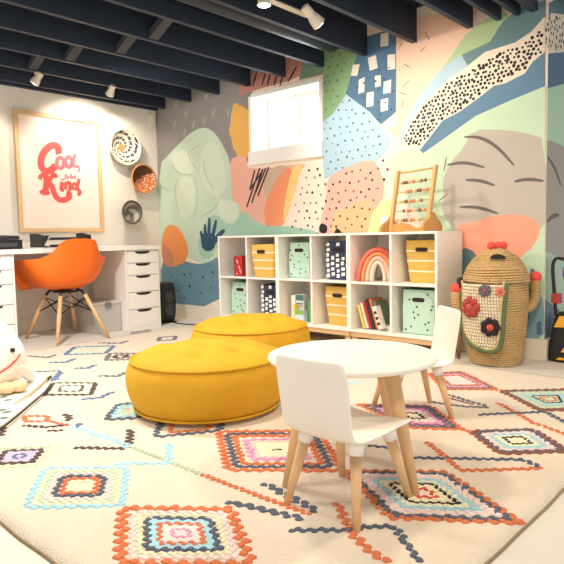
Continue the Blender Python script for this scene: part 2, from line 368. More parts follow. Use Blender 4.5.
# right wall shapes (past the outer corner), mural colours darkened for its shade
R = 'right'; layer[0] = 0
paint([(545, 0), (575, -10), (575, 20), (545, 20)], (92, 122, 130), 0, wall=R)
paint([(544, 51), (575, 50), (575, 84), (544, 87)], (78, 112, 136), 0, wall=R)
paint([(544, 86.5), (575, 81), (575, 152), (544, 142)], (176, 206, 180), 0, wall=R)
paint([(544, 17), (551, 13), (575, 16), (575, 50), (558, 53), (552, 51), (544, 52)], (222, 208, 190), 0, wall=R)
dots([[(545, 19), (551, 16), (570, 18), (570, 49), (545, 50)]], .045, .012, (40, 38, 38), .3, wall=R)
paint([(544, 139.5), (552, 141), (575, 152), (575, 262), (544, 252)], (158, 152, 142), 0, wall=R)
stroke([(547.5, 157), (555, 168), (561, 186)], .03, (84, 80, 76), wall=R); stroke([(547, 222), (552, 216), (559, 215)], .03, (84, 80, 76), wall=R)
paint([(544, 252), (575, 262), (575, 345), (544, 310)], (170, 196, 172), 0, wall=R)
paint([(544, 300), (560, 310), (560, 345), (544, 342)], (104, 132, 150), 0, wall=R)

# ------------------------------------------------------------------ rug
RZ = .014
RX0, RX1, RY0, RY1 = .93, 4.648, -3.15, -.44
rug = thing('area_rug', ((RX0+RX1)/2, (RY0+RY1)/2, 0), 'large cream tufted area rug with stitched coloured diamonds covering the floor', 'rug')
ro = Vector(rug.location)
rugm = mat('rug_pile', (238, 223, 202), .95, .7, 160, .10, 9, sheen=.2)
NX, NY = 74, 54; vs = []; fs = []
def redge(x, y):
    wv = lambda t, s: .010*noise.noise(Vector((t*1.7, s, 0)))+.004*noise.noise(Vector((t*7, s, 3)))
    fx, fy = (x-RX0)/(RX1-RX0), (y-RY0)/(RY1-RY0)
    return Vector((x+wv(y, 1)*(1-fx)+wv(y, 9)*fx, y+wv(x, 5)*(1-fy)+wv(x, 14)*fy, 0))
top = []
for j in range(NY+1):
    for i in range(NX+1):
        p = redge(RX0+(RX1-RX0)*i/NX, RY0+(RY1-RY0)*j/NY)
        edge = i in (0, NX) or j in (0, NY)
        p.z = RZ-.004*edge+.0012*noise.noise(p*14); top.append(p-ro)
b = MB(); b.add(top, [(j*(NX+1)+i, j*(NX+1)+i+1, (j+1)*(NX+1)+i+1, (j+1)*(NX+1)+i) for j in range(NY) for i in range(NX)])
ring = [i for i in range(NX+1)]+[j*(NX+1)+NX for j in range(1, NY+1)]+[NY*(NX+1)+i for i in range(NX-1, -1, -1)]+[j*(NX+1) for j in range(NY-1, 0, -1)]
rp = [top[k] for k in ring]; low = [Vector((p.x, p.y, .001)) for p in rp]; n = len(rp)
b.add(rp+low, [(i, (i+1) % n, n+(i+1) % n, n+i) for i in range(n)])
b.build('pile', rugm, rug, smooth=True)
b = MB(); b.tube([Vector((p.x, p.y, .005)) for p in rp+[rp[0]]], .0042, 6); b.build('binding', mat('rug_binding', (158, 134, 96), .9), rug, smooth=True)

RC = {'or': (214, 120, 76), 'nv': (90, 99, 114), 'pk': (242, 220, 214), 'ye': (244, 235, 200), 'lb': (170, 216, 228), 'mi': (206, 224, 196), 'br': (94, 76, 70), 'bk': (44, 42, 44), 'mg': (222, 162, 190), 'pu': (146, 96, 134), 'rd': (206, 84, 64), 'sg': (186, 198, 172), 'gy': (120, 116, 118), 'dr': (150, 84, 66), 'bl': (104, 120, 160), 'lv': (196, 184, 206)}
def yarn(k): return mat('yarn_'+k, RC[k], .95, .3, 260, .08, 60)
def stitches(paths, k, name, w=.042, sp=.034, z=RZ):
    """rows of plump knots along floor polylines (metres)"""
    w *= .62; sp *= .56; mb = MB()
    for P in paths:
        for a, c in zip(P[:-1], P[1:]):
            L = (c-a).length
            if L < .01: continue
            n_ = max(1, round(L/sp)); t = (c-a)/L; s_ = Vector((-t.y, t.x, 0)); h = L/n_
            for i in range(n_):
                q = a+t*(h*(i+.5))+s_*((.2 if i % 2 else -.2)*w+random.uniform(-.1, .1)*w)-ro; q.z = z
                ww_ = w*random.uniform(.85, 1.15); sk = .25*h*(1 if i % 2 else -1)
                v = [q-t*h*.85, q-t*h*.3+s_*ww_*.55+t*sk, q+t*h*.42+s_*ww_*.45+t*sk, q+t*h*.85, q+t*h*.3-s_*ww_*.55+t*sk, q-t*h*.42-s_*ww_*.45+t*sk]
                for p in v: p.z = z-.002
                tp = [q+(p-q)*.62 for p in v]
                zt = z+.0035+random.random()*.0015
                for p in tp: p.z = zt
                mb.add(v+tp, [(j, (j+1) % 6, 6+(j+1) % 6, 6+j) for j in range(6)]+[(6, 7, 8, 9, 10, 11)])
    o = mb.build(name, yarn(k), rug, weld=False, recalc=False); return o
def fl(p): return onZ(p[0], p[1], RZ)
fillz = [0]
def diamond(px, rings, fills=()):
    Q = [fl(p) for p in px]; c = sum(Q, Vector())/4
    for k, col in fills:
        fillz[0] += 1
        P = [c+(q-c)*k-ro for q in Q]
        for p in P: p.z = RZ+.0022+.00002*fillz[0]
        b_ = MB().flat(P).build('diamond_fill', yarn(col), rug, weld=False)
    for r_ in rings:
        k, col = r_[0], r_[1]; w = r_[2] if len(r_) > 2 else .042
        P = [c+(q-c)*k for q in Q]; per = sum((P[i]-P[i-1]).length for i in range(4))
        stitches([P+[P[0]]], col, 'stitched_ring', w, min(.036, max(.016, w*.85)))
    return c
def line(px, col, w=.04, sp=.034): stitches([[fl(p) for p in px]], col, 'stitched_line', w, sp)
diamond([(123.6, 508.4), (230.3, 509.6), (251, 564), (120.5, 564)], [(1, 'or', .05), (.82, 'pk', .03), (.7, 'ye', .025), (.57, 'nv', .035), (.36, 'or', .03), (.14, 'mg', .02)], [(.55, 'lb'), (.34, 'pk')])
diamond([(46, 468.4), (126.6, 468.4), (121.6, 505.6), (26, 508)], [(1, 'lb', .04), (.87, 'ye', .03), (.77, 'mi', .03), (.66, 'pk', .03), (.5, 'nv', .035), (.38, 'or', .035), (.24, 'ye', .03)])
diamond([(6, 451.5), (42, 450), (32, 462.7), (-3, 464)], [(1.6, 'ye', .03), (1.45, 'mi', .02), (1, 'br', .035), (.3, 'bl', .03)], [(.9, 'lv')])
diamond([(218.7, 432), (319, 431), (341.5, 470.6), (228.6, 470.6)], [(1, 'or', .045), (.85, 'nv', .04), (.72, 'or', .04), (.5, 'mg', .045), (.4, 'pk', .03)], [(.36, 'ye')])
line([(272, 450.5), (282, 450)], 'bk', .02, .02)
diamond([(344.8, 471), (446, 472.4), (520.8, 523), (390.7, 518)], [(1, 'or', .04), (.91, 'nv', .045), (.8, 'pk', .035), (.72, 'pk', .03), (.6, 'lb', .04), (.5, 'ye', .03), (.4, 'bk', .026), (.3, 'ye', .02), (.17, 'rd', .03)], [(.56, 'lb'), (.45, 'ye'), (.12, 'pk')])
diamond([(471, 431.8), (533, 429.3), (568, 451.7), (499.7, 454)], [(1, 'dr', .04), (.9, 'nv', .045), (.74, 'pk', .035), (.58, 'lb', .035), (.44, 'ye', .03), (.3, 'bk', .026)], [(.55, 'lb'), (.4, 'ye')])
diamond([(501, 391), (573, 389.6), (586, 409.5), (539.4, 410.7)], [(1, 'dr', .045), (.9, 'gy', .03), (.74, 'mi', .04), (.5, 'lb', .035), (.36, 'bk', .02), (.2, 'or', .03)], [(.6, 'mi')])
diamond([(358.6, 404.7), (430.6, 406), (461.6, 429.5), (408, 428)], [(1, 'or', .04), (.88, 'nv', .045), (.74, 'pu', .04), (.6, 'mg', .04), (.44, 'pk', .04), (.25, 'bk', .03)], [(.5, 'mg'), (.35, 'ye')])
diamond([(429, 373.5), (461, 372), (497, 389.6), (445, 389.6)], [(1, 'or', .04), (.86, 'gy', .03), (.74, 'mg', .04), (.58, 'or', .03), (.42, 'pk', .05)], [(.5, 'pk')])
diamond([(160, 422), (223, 420), (219, 431), (156, 437)], [(1, 'nv', .045), (.6, 'or', .03)])
diamond([(120, 404), (150, 404), (140, 418), (106, 420)], [(1, 'nv', .05), (.72, 'lb', .05), (.4, 'mi', .06)])
diamond([(53.3, 383.3), (95.5, 383.3), (90.6, 395), (44.7, 395)], [(1, 'br', .045), (.75, 'mi', .05), (.48, 'br', .04), (.3, 'pk', .05)], [(.9, 'mi')])
diamond([(74.4, 347.4), (114, 346), (105.5, 353.6), (65, 354.8)], [(1, 'bl', .045), (.72, 'mi', .05)])
diamond([(110.4, 353.6), (136.5, 353.6), (129, 359.8), (105.5, 360.3)], [(1, 'gy', .05), (.45, 'br', .05)])
diamond([(23.6, 416.4), (48.4, 416.4), (46, 421.6), (25, 421.6)], [(1, 'or', .035)])
diamond([(160, 337.5), (176, 336.5), (174, 340), (158, 341)], [(1, 'gy', .05)])
for px, col, w in [([(75, 427), (95, 434), (130, 447)], 'lb', .05), ([(130, 447), (202, 475)], 'sg', .03), ([(202, 475), (310, 515)], 'or', .03), ([(115, 464), (168, 464), (170, 444)], 'lb', .045),
        ([(75, 448), (125, 449)], 'br', .035), ([(131, 430), (129, 446)], 'br', .05), ([(264.5, 483.5), (317.8, 512)], 'nv', .045), ([(227.3, 502), (262, 510), (304, 519)], 'nv', .045),
        ([(289.3, 530.7), (347, 530.7), (367, 527), (394.4, 527), (405, 541), (419, 562)], 'nv', .036), ([(337.4, 503.4), (352, 535.7), (386, 563)], 'or', .042),
        ([(427.7, 442.6), (461, 471), (543, 468.7)], 'or', .035), ([(413, 458), (523, 460), (540.6, 467.4)], 'nv', .035), ([(368.5, 445.7), (398, 449)], 'nv', .035),
        ([(498.4, 403.3), (516, 413), (533, 423), (564, 434), (580, 440)], 'or', .035), ([(478.6, 415), (545.6, 412), (564, 422), (575, 428)], 'nv', .035),
        ([(444, 394), (487, 406.5)], 'gy', .035), ([(429, 402), (466, 407), (488.5, 407.5)], 'gy', .03), ([(442.6, 396.6), (473.6, 405)], 'dr', .015),
        ([(461.6, 429.5), (473, 433)], 'or', .04), ([(496, 389.6), (502, 391)], 'or', .04), ([(342, 470.6), (347, 472)], 'or', .04),
        ([(28.5, 356), (48, 358), (56, 355)], 'gy', .04), ([(50, 362.5), (66, 362.5), (74.4, 359)], 'bl', .05), ([(75.7, 368.5), (88, 368.5), (96, 365)], 'bl', .05), ([(99.3, 376), (118, 376.5), (126, 372)], 'gy', .05),
        ([(99, 343), (120, 343.5), (128, 341)], 'gy', .05), ([(60, 404.4), (90, 401), (117, 398)], 'mi', .05), ([(82, 399.5), (100, 398), (113, 392)], 'bl', .05), ([(117, 398), (124, 388)], 'mi', .05),
        ([(23.6, 425.5), (45, 427.5), (68, 425)], 'br', .035), ([(48, 431), (62, 431)], 'br', .03), ([(67, 414.4), (69, 421)], 'br', .05), ([(72, 428), (82, 424)], 'bl', .06), ([(48, 421), (68, 426)], 'or', .025),
        ([(36, 372), (61, 371)], 'gy', .03), ([(61, 372), (53, 381)], 'bl', .06), ([(338, 386), (360, 381)], 'lb', .05), ([(336, 400), (352, 401)], 'lb', .05), ([(262, 410), (285, 402)], 'lb', .05), ([(130, 333), (150, 330)], 'gy', .05),
        ([(0, 436), (2, 428)], 'br', .05)]:
    line(px, col, w, max(.018, w*.8))

# ------------------------------------------------------------------ poufs
mustard = mat('mustard_velvet', (220, 166, 22), .8, .2, 30, .25, 5, sheen=.25)
mustard_d = mat('mustard_piping', (158, 104, 18), .8)
PS = 1.02
def pouf(loc, label, seed):
    t = thing('floor_pouf', loc, label, 'pouf', 'mustard floor poufs on the rug')
    N = 72; prof = [(0, 0), (.2, 0), (.30, .004), (.335, .03), (.352, .065), (.366, .11), (.368, .15), (.362, .19), (.347, .222), (.33, .236), (.31, .248), (.285, .258), (.26, .267), (.235, .274), (.21, .28), (.19, .284), (.175, .2865), (.16, .2885), (.14, .291), (.115, .293), (.09, .2945), (.06, .2955), (.035, .296), (.015, .296), (0, .296)]
    btn = [(0, 0)]+[(.175*math.cos(a), .175*math.sin(a)) for a in [PI/3*k+.2 for k in range(6)]]
    vs = []; k = len(prof)
    for r, z in prof:
        for j in range(N):
            a = 2*PI*j/N; x, y = r*math.cos(a), r*math.sin(a); zz = z
            if z > .23:
                for bx, by in btn: zz -= .030*math.exp(-((x-bx)**2+(y-by)**2)/(.038**2))+.010*math.exp(-((x-bx)**2+(y-by)**2)/(.08**2))
            if z > .23: zz += .006*math.sin(a*6-1.2)*math.exp(-((r-.25)/.07)**2)+.004*noise.noise(Vector((x*14, y*14, seed)))
            nn = noise.noise(Vector((x*5, y*5, z*9+seed)))*.007*(z > .02)
            sc = 1+nn+(.006*math.sin(a*19+seed) if .05 < z < .23 else 0)
            vs.append((x*sc*PS, y*sc*PS, zz*1.05))
    fs = [(i*N+j, i*N+(j+1) % N, (i+1)*N+(j+1) % N, (i+1)*N+j) for i in range(k-1) for j in range(N)]
    MB().add(vs, fs).build('cushion', mustard, t, smooth=True, sub=1)
    for rr, zz in ((.345*PS, .2405), (.333*PS, .023)):
        MB().tube([(rr*math.cos(2*PI*j/48), rr*math.sin(2*PI*j/48), zz) for j in range(49)], .006, 8).build('piping', mustard, t, smooth=True)
    for bx, by in btn: MB().ell((bx, by, .261 if bx or by else .268), (.014, .014, .006), 10, 6).build('button', mustard, t, smooth=True)
    return t
pouf((3.088, -2.010, RZ), 'mustard yellow velvet floor pouf nearest the camera, left of the round table', 1)
pouf((2.565, -1.205, RZ), 'mustard yellow velvet floor pouf farther back, in front of the cube shelves', 5)

# ------------------------------------------------------------------ kids table
tc = Vector((4.034, -2.160, RZ)); TH = .400
t = thing('round_table', tc, 'white round kids table with splayed beech legs on the rug', 'table')
R_ = .290
MB().lathe([(0, TH-.022-RZ), (R_-.02, TH-.022-RZ), (R_-.004, TH-.016-RZ), (R_, TH-.008-RZ), (R_-.002, TH-.002-RZ), (R_-.008, TH-RZ), (0, TH-RZ)], 72).build('tabletop', plastic_w, t, smooth=False)
t.children[0].data.polygons.foreach_set('use_smooth', [abs(p.normal.z) < .98 for p in t.children[0].data.polygons])
for px in ((286, 487), (305, 444), (395, 450), (415.5, 495)):
    f = onZ(px[0], px[1], RZ)-tc; f.z = 0; tp = f*.66; tp.z = TH-.03-RZ
    MB().tube([f, f.lerp(tp, .5), tp], [.0125, .020, .025], 14).build('leg', beech, t, smooth=True)
    q = tp.copy(); MB().lathe([(.03, 0), (.03, .008), (0, .008)], 16, (q.x, q.y, q.z)).build('leg_mount', plastic_w, t, smooth=False)

# ------------------------------------------------------------------ kids chairs: one bent shell on four legs with white sockets
def kid_chair(loc, rz, label):
    t = thing('kids_chair', loc, label, 'chair', 'white kids chairs at the round table', rz)
    # local: faces +y, side x
    prof = [(.168, .212), (.158, .222), (.12, .226), (.04, .224), (-.05, .220), (-.115, .222), (-.148, .238), (-.162, .28), (-.172, .34), (-.181, .40), (-.188, .445), (-.191, .462)]
    hw = [.108, .126, .132, .134, .132, .129, .126, .126, .127, .128, .125, .112]
    m = 8; vs = []
    for (y, z), w in zip(prof, hw):
        for i in range(m+1):
            u = -1+2*i/m; vs.append((w*u, y+(.012*u*u if z > .25 else 0), z+(.010*u*u if z < .25 else 0)))
    fs = [(r*(m+1)+i, r*(m+1)+i+1, (r+1)*(m+1)+i+1, (r+1)*(m+1)+i) for r in range(len(prof)-1) for i in range(m)]
    MB().add(vs, fs).build('shell', plastic_w, t, smooth=True, solid=.011, sub=2)
    for sx in (-1, 1):
        for sy in (-1, 1):
            tp = Vector((sx*.088, .075 if sy > 0 else -.085, .218)); ft = Vector((sx*.126, .133 if sy > 0 else -.14, 0)); mid = tp.lerp(ft, .15)
            MB().tube([tp, mid], [.025, .0190], 14).build('leg_socket', plastic_w, t, smooth=True)
            MB().tube([mid, ft], [.0175, .0105], 14).build('leg', beech, t, smooth=True)
    return t
kid_chair((4.200, -2.411, RZ), 0, 'white kids chair in front, backrest to the camera, pushed under the round table')
f2 = Vector((-.64, -.77)); kid_chair((3.885, -1.515, RZ), math.atan2(f2.y, f2.x)-PI/2, 'white kids chair behind the round table, seen side on beside the woven hamper')

# ------------------------------------------------------------------ cube shelves
X0, UW, SD = 1.3328, .6926, .37
ZB, ZM, ZT = .118, .470, .821
PT = .017
lam = white_lam
def shelf_unit(i, label):
    t = thing('cube_shelf', (X0+UW*i, 0, 0), label, 'shelf', 'white cube shelves along the mural wall')
    g = .001; bk = -.018
    def part(n, lo, hi, m=lam): return MB().box(lo, hi).build(n, m, t, bevel=.0015)
    part('top_panel', (g, -SD, ZT-PT), (UW-g, bk, ZT)); part('bottom_panel', (g, -SD, ZB), (UW-g, bk, ZB+PT))
    part('side_panel', (g, -SD, ZB+PT), (g+PT, bk, ZT-PT)); part('side_panel', (UW-g-PT, -SD, ZB+PT), (UW-g, bk, ZT-PT))
    part('divider', (UW/2-.008, -SD+.002, ZB+PT), (UW/2+.008, bk-.006, ZT-PT))
    part('shelf_board', (g+PT, -SD+.002, ZM-.008), (UW/2-.008, bk-.006, ZM+.008)); part('shelf_board', (UW/2+.008, -SD+.002, ZM-.008), (UW-g-PT, bk-.006, ZM+.008))
    part('back_panel', (g+PT, bk-.006, ZB+PT), (UW-g-PT, bk-.001, ZT-PT))
    bs = part('base', (.005, -SD+.01, ZB-.035), (UW-.005, bk-.01, ZB-.0005), pine)
    for x in (.03, UW-.03):
        for y in (-SD+.045, bk-.05):
            MB().box((x-.022, y-.022, .001), (x+.022, y+.022, ZB-.035)).build('leg', pine, t, bevel=.002)
shelf_unit(0, 'white four-cube shelf unit at the left end, partly behind the far pouf')
shelf_unit(1, 'white four-cube shelf unit in the middle of the row of three')
shelf_unit(2, 'white four-cube shelf unit at the right end under the abacus')
def cube(col, row): return X0+UW/2*col+.018, (ZM+.0085 if row else ZB+PT+.001)
yel = mat('bin_yellow', (230, 186, 92), .85, .15, 120, .12, 20); yst = mat('bin_stripe', (246, 232, 200), .85)
mint = mat('bin_mint', (186, 218, 200), .85, .12, 120, .06, 20); mdot = mat('bin_dot', (44, 62, 66), .85)
nvy = mat('bin_navy', (52, 62, 92), .85, .12, 120); wht = mat('bin_white', (240, 236, 230), .85); slot = mat('bin_slot', (48, 30, 24), .8)
def fabric_bin(kind, col, row, dx, back, label, h=.27, w=.245, d=.24):
    cx, cz = cube(col, row); x = cx+dx+w/2; yf = -SD+back
    t = thing('fabric_bin', (x, yf+d/2, cz), label, 'storage bin', 'soft storage bins in the cube shelves')
    m = {'y': yel, 'm': mint, 'n': nvy}[kind]
    taper = {'y': .86, 'm': 1.0, 'n': 1.0}[kind]
    def ringp(z, off=0):
        k = taper+(1-taper)*min(1, (z/h)*1.3); bulge = 1+.02*math.sin(PI*z/h)
        P = []; hx, hy, r = w/2*k*bulge+off, d/2*k*bulge+off, .035
        for q, (sx, sy) in enumerate(((1, 1), (-1, 1), (-1, -1), (1, -1))):
            for a in (0, 30, 60, 90):
                an = math.radians(a+90*q); P.append(Vector((sx*(hx-r)+r*math.cos(an), sy*(hy-r)+r*math.sin(an), z+.003*noise.noise(Vector((sx*3, sy*3+col, z*9))))))
        return P
    zs = [0, .01, h*.25, h*.5, h*.75, h*.97, h]
    R0 = [ringp(z) for z in zs]; R1 = [[p*.96 for p in ringp(z)] for z in (h, .02)]
    for q in R1:
        for p in q: p.z = p.z/.96
    allr = R0+R1; n_ = 16; vs = [p for r_ in allr for p in r_]
    fs = [(i*n_+j, i*n_+(j+1) % n_, (i+1)*n_+(j+1) % n_, (i+1)*n_+j) for i in range(len(allr)-1) for j in range(n_)]
    fs += [tuple(reversed(range(n_))), tuple((len(allr)-1)*n_+j for j in range(n_))]
    MB().add(vs, fs).build('body', m, t, smooth=True)
    yb = lambda z: -(d/2*(taper+(1-taper)*min(1, (z/h)*1.3))*(1+.02*math.sin(PI*z/h)))
    def panel(pts, name, mm, off=.003, th=.003):
        P = [Vector((a, yb(z)-off, z)) for a, z in pts]; MB().prism(P, (0, th, 0)).build(name, mm, t)
    if kind == 'y':
        for z0 in (.25, .5, .73):
            z = h*z0; b_ = MB()
            for q in (0, 1):
                pass
            A = ringp(z, .0015); B_ = ringp(z+.012, .0015); b_.add(A+B_, [(j, (j+1) % 16, 16+(j+1) % 16, 16+j) for j in range(16)]); b_.build('stripe', yst, t, smooth=True)
    if kind == 'm':
        arch = [(-w*.44, .012), (w*.44, .012), (w*.44, h*.62)]+[(w*.44*math.cos(a), h*.62+h*.34*math.sin(a)) for a in [PI*k/10 for k in range(1, 10)]]+[(-w*.44, h*.62)]
        panel(arch, 'front_flap', mint, .005, .004)
        b_ = MB()
        for k in range(15):
            a_ = (random.uniform(-.4, .4) if k % 3 else (-.36+.18*(k % 5)))*w; z = .03+(h*.85)*((k*.618) % 1)
            if abs(a_) < .055 and h*.66 < z < h*.86: continue
            P = [Vector((a_+.0075*math.cos(q*PI/3), yb(z)-.0065, z+.0075*math.sin(q*PI/3))) for q in range(6)]
            MB().flat(P).build('printed_dot', mdot, t)
    if kind == 'n':
        k = 0
        for r_ in range(7):
            for c_ in range(5):
                a_ = -w*.40+w*.2*c_+random.uniform(-.004, .004); z = .014+r_*h*.137+(c_ % 2)*h*.05
                if z+h*.11 > h*.99: continue
                if abs(a_) < .05 and h*.66 < z+.012 < h*.9: continue
                ww_ = w*random.uniform(.11, .15); hh = h*random.uniform(.085, .115)
                P = [Vector((a_-ww_/2, yb(z)-.0045, z)), Vector((a_+ww_/2, yb(z)-.0045, z+.003)), Vector((a_+ww_/2, yb(z)-.0045, z+hh)), Vector((a_-ww_/2, yb(z)-.0045, z+hh-.003))]
                MB().flat(P).build('printed_patch', wht, t)
    z = h*.78; hp = [(.042*math.copysign(1, math.cos(a))*.7+.016*math.cos(a), z+.014*math.sin(a)) for a in [2*PI*(k+.5)/16 for k in range(16)]]
    panel(hp, 'handle_slot', slot, .0075, .003)
fabric_bin('y', 1, 1, .018, .012, 'yellow striped fabric bin in the top row, right of the red book', .268, .262)
fabric_bin('m', 2, 1, .03, .085, 'mint dotted fabric bin in the top row of the middle shelf unit', .28, .235)
fabric_bin('n', 3, 1, .064, .085, 'navy and white patterned fabric bin in the top row beside the rainbow cushion', .285, .225)
fabric_bin('y', 5, 1, .032, .10, 'yellow striped fabric bin in the top row under the abacus', .285, .265)
fabric_bin('m', 0, 0, .03, .095, 'mint dotted fabric bin in the bottom row at the far left', .285, .245)
fabric_bin('n', 1, 0, .064, .085, 'navy and white patterned fabric bin in the bottom row behind the far pouf', .28, .225)
fabric_bin('y', 3, 0, .035, .085, 'yellow striped fabric bin in the bottom row of the middle shelf unit', .29, .265)
fabric_bin('m', 5, 0, .03, .06, 'mint dotted fabric bin in the bottom row next to the hamper', .30, .265)

pagem = mat('paper', (238, 230, 214), .8)
def book(x, yf, z, th, h, dp, col, label, group, lean=0, flatlie=False, rz=0):
    t = thing('book', (x, yf, z), label, 'book', group, rz)
    t.rotation_euler = (0, lean, rz) if not flatlie else (0, 0, rz)
    m = mat('cover_%d_%d_%d' % col, col, .55)
    c = .0025
    if flatlie:
        b_ = MB().box((0, 0, 0), (h, dp, c)).box((0, 0, th-c), (h, dp, th)).box((0, 0, c), (h, c, th-c)); b_.build('cover', m, t)
        MB().box((.004, c+.001, c), (h-.004, dp-.004, th-c)).build('pages', pagem, t)
    else:
        b_ = MB().box((0, 0, 0), (c, dp, h)).box((th-c, 0, 0), (th, dp, h)).box((c, 0, 0), (th-c, c, h)); b_.build('cover', m, t)
        MB().box((c, c+.001, .004), (th-c, dp-.004, h-.004)).build('pages', pagem, t)
    return t
# top left cube: red book box and slim ones
cx, cz = cube(0, 1); G1 = 'books in the top left cube'
book(cx+.075, -SD+.10, cz, .02, .165, .14, (70, 78, 100), 'slim slate book left of the red books in the top left cube', G1)
book(cx+.098, -SD+.105, cz, .014, .16, .14, (224, 214, 200), 'slim off-white book beside the red books in the top left cube', G1)
book(cx+.128, -SD+.05, cz, .018, .17, .15, (150, 30, 32), 'narrow dark red book in the top left cube', G1)
rb = book(cx+.148, -SD+.045, cz, .085, .17, .15, (190, 36, 38), 'thick bright red book with pale spots in the top left cube', G1)
for k in range(7): MB().ell((.012+.06*((k*.618) % 1)+.004, -.001, .02+.13*((k*.37) % 1)), (.006, .0015, .008), 8, 5).build('cover_spot', wht, rb, smooth=True)
# bottom cube 3
cx, cz = cube(2, 0); G2 = 'books in the bottom cube of the middle unit'
book(cx+.035, -SD+.10, cz, .018, .20, .16, (228, 214, 190), 'tall cream book at the left of the bottom middle cube', G2)
book(cx+.055, -SD+.09, cz, .028, .205, .16, (246, 240, 228), 'tall white book in the bottom middle cube', G2)
bk = book(cx+.085, -SD+.10, cz, .085, .215, .15, (214, 222, 214), 'wide pale book with dark lettering in the bottom middle cube', G2)
MB().box((.004, -.002, .165), (.081, -.0005, .21)).build('title_band', mat('teal_print', (70, 118, 118), .6), bk)
for q in range(4): MB().box((.008+.018*q, -.002, .11), (.012+.018*q, -.0005, .145)).build('letter_mark', slot, bk); MB().box((.012+.018*q, -.002, .138), (.021+.018*q, -.0005, .145)).build('letter_mark', slot, bk)
book(cx+.10, -SD+.05, cz, .018, .135, .045, (240, 206, 60), 'small yellow book in front of the others in the bottom middle cube', G2)
gb = book(cx+.12, -SD+.045, cz, .09, .10, .05, (196, 216, 220), 'small pale blue book with green top in the bottom middle cube', G2)
MB().box((.003, -.002, .062), (.087, -.0005, .098)).build('title_band', mat('green_print', (132, 180, 92), .6), gb)
book(cx+.212, -SD+.10, cz, .03, .17, .15, (120, 170, 110), 'green book at the right of the bottom middle cube', G2)
# bottom cube 5: leaning books
cx, cz = cube(4, 0); G3 = 'leaning books in the bottom cube of the right unit'
for k, (dx, th, h, col, nm) in enumerate([(.028, .016, .17, (240, 200, 110), 'yellow'), (.052, .014, .185, (236, 226, 206), 'cream'), (.072, .018, .20, (182, 52, 44), 'red'), (.096, .014, .215, (60, 62, 74), 'charcoal'), (.116, .022, .215, (206, 120, 70), 'rust orange'), (.146, .014, .20, (120, 138, 108), 'sage green')]):
    book(cx+dx+.045, -SD+.045+.008*k, cz+.0075, th, h, .15, col, '%s book leaning left in the bottom cube of the right unit' % nm, G3, lean=-.30)
    # each leans on the one before
wb2 = book(cx+.212, -SD+.03, cz+.0105, .03, .165, .06, (232, 226, 214), 'white book with black print leaning at the right of the leaning row', G3, lean=-.34)
for q in range(3): MB().box((.004, -.002, .03+.04*q), (.026, -.0005, .05+.04*q)).build('letter_mark', slot, wb2)
book(cx+.20, -SD+.10, cz+.001, .03, .10, .16, (228, 222, 212), 'white boxed book lying flat at the right of the bottom cube', G3, flatlie=True)
hb = thing('headphones', (cx+.215, -SD+.295, cz+.013), 'black over-ear headphones lying behind the flat book in the right unit', 'headphones')
MB().tube([(.075*math.cos(a), .0, .02+.07*math.sin(a)) for a in [PI*k/10 for k in range(11)]], .008, 8).build('headband', black, hb, smooth=True)
for s_ in (-1, 1): MB().ell((.07*s_, 0, .022), (.016, .03, .032), 12, 8).build('ear_cup', black, hb, smooth=True)
# plush rainbow
cx, cz = cube(4, 1)
rt = thing('rainbow_cushion', (cx+.160, -SD+.115, cz), 'plush rainbow cushion in coral, orange, pink and cream arches in a cube', 'cushion', rz=.45)
cols = [(240, 120, 96), (246, 160, 110), (244, 196, 176), (232, 222, 200)]
for k, c_ in enumerate(cols):
    r1 = .150-.030*k
    P = [(-r1+.012, 0, 0)]+[((r1-.012)*math.cos(a), 0, (r1+.085-.012)*math.sin(a)) for a in [PI-PI*j/20 for j in range(21)]]+[(r1-.012, 0, 0)]
    P = [Vector((x, 0, max(z, .0)+.002)) for x, _, z in P]
    mb = MB(); mb.tube(P, [.0175]*len(P), 12)
    for i_ in range(len(mb.v)): mb.v[i_] = (mb.v[i_][0], mb.v[i_][1]*3.0, max(mb.v[i_][2], .0))
    mb.build('arch', mat('plush_%d_%d_%d' % c_, c_, .95, .2, 150, sheen=.3), rt, smooth=True, weld=False)

# ------------------------------------------------------------------ on top of the shelves
ab = thing('abacus', (3.10, -.20, ZT), 'wooden bead abacus with curved feet standing on the right shelf unit', 'abacus')
L0, L1 = onY(390.5, 230, -.23)-ab.location, onY(398.5, 171, -.17)-ab.location
R0, R1 = onY(427, 230, -.23)-ab.location, onY(436, 165, -.17)-ab.location
L0.z = R0.z = .002
lean = .06
def lp(a, c_, t): v = a.lerp(c_, t); v.y = lean*t-.03; return v
abw = mat('abacus_wood', (222, 176, 110), .5, .05, 40, .15, 20)
for a_, c_ in ((L0, L1), (R0, R1)):
    a0, a1 = lp(a_, c_, 0), lp(a_, c_, 1)
    P = [a0+Vector((-.011, -.016, 0)), a0+Vector((.011, -.016, 0)), a1+Vector((.011, -.016, 0)), a1+Vector((-.011, -.016, 0))]
    MB().prism(P, (0, .032, 0)).build('post', abw, ab, bevel=.003)
    fx = a0.x; P = [(fx-.009, -.13, .0), (fx-.009, .13, .0), (fx-.009, .13, .035), (fx-.009, .10, .06), (fx-.009, .06, .07), (fx-.009, .03, .105), (fx-.009, -.0, .11), (fx-.009, -.05, .075), (fx-.009, -.09, .06), (fx-.009, -.13, .03)]
    if a_ is R0: P = [(x+.02, y, z*1.15) for x, y, z in P]
    else: P = [(x-.02, y, z) for x, y, z in P]
    MB().prism(P, (.018, 0, 0)).build('foot', mat('foot_wood', (206, 152, 84), .5, .05, 40, .15, 20), ab, bevel=.002)
MB().prism([lp(L0, R0, u)*1 + Vector((0, -.01, z)) for u, z in ((.02, 0), (.98, 0), (.98, .03), (.8, .028), (.62, .02), (.5, .045), (.3, .06), (.02, .05))], (0, .02, 0)).build('bottom_rail', mat('foot_wood', (206, 152, 84)), ab, bevel=.002)
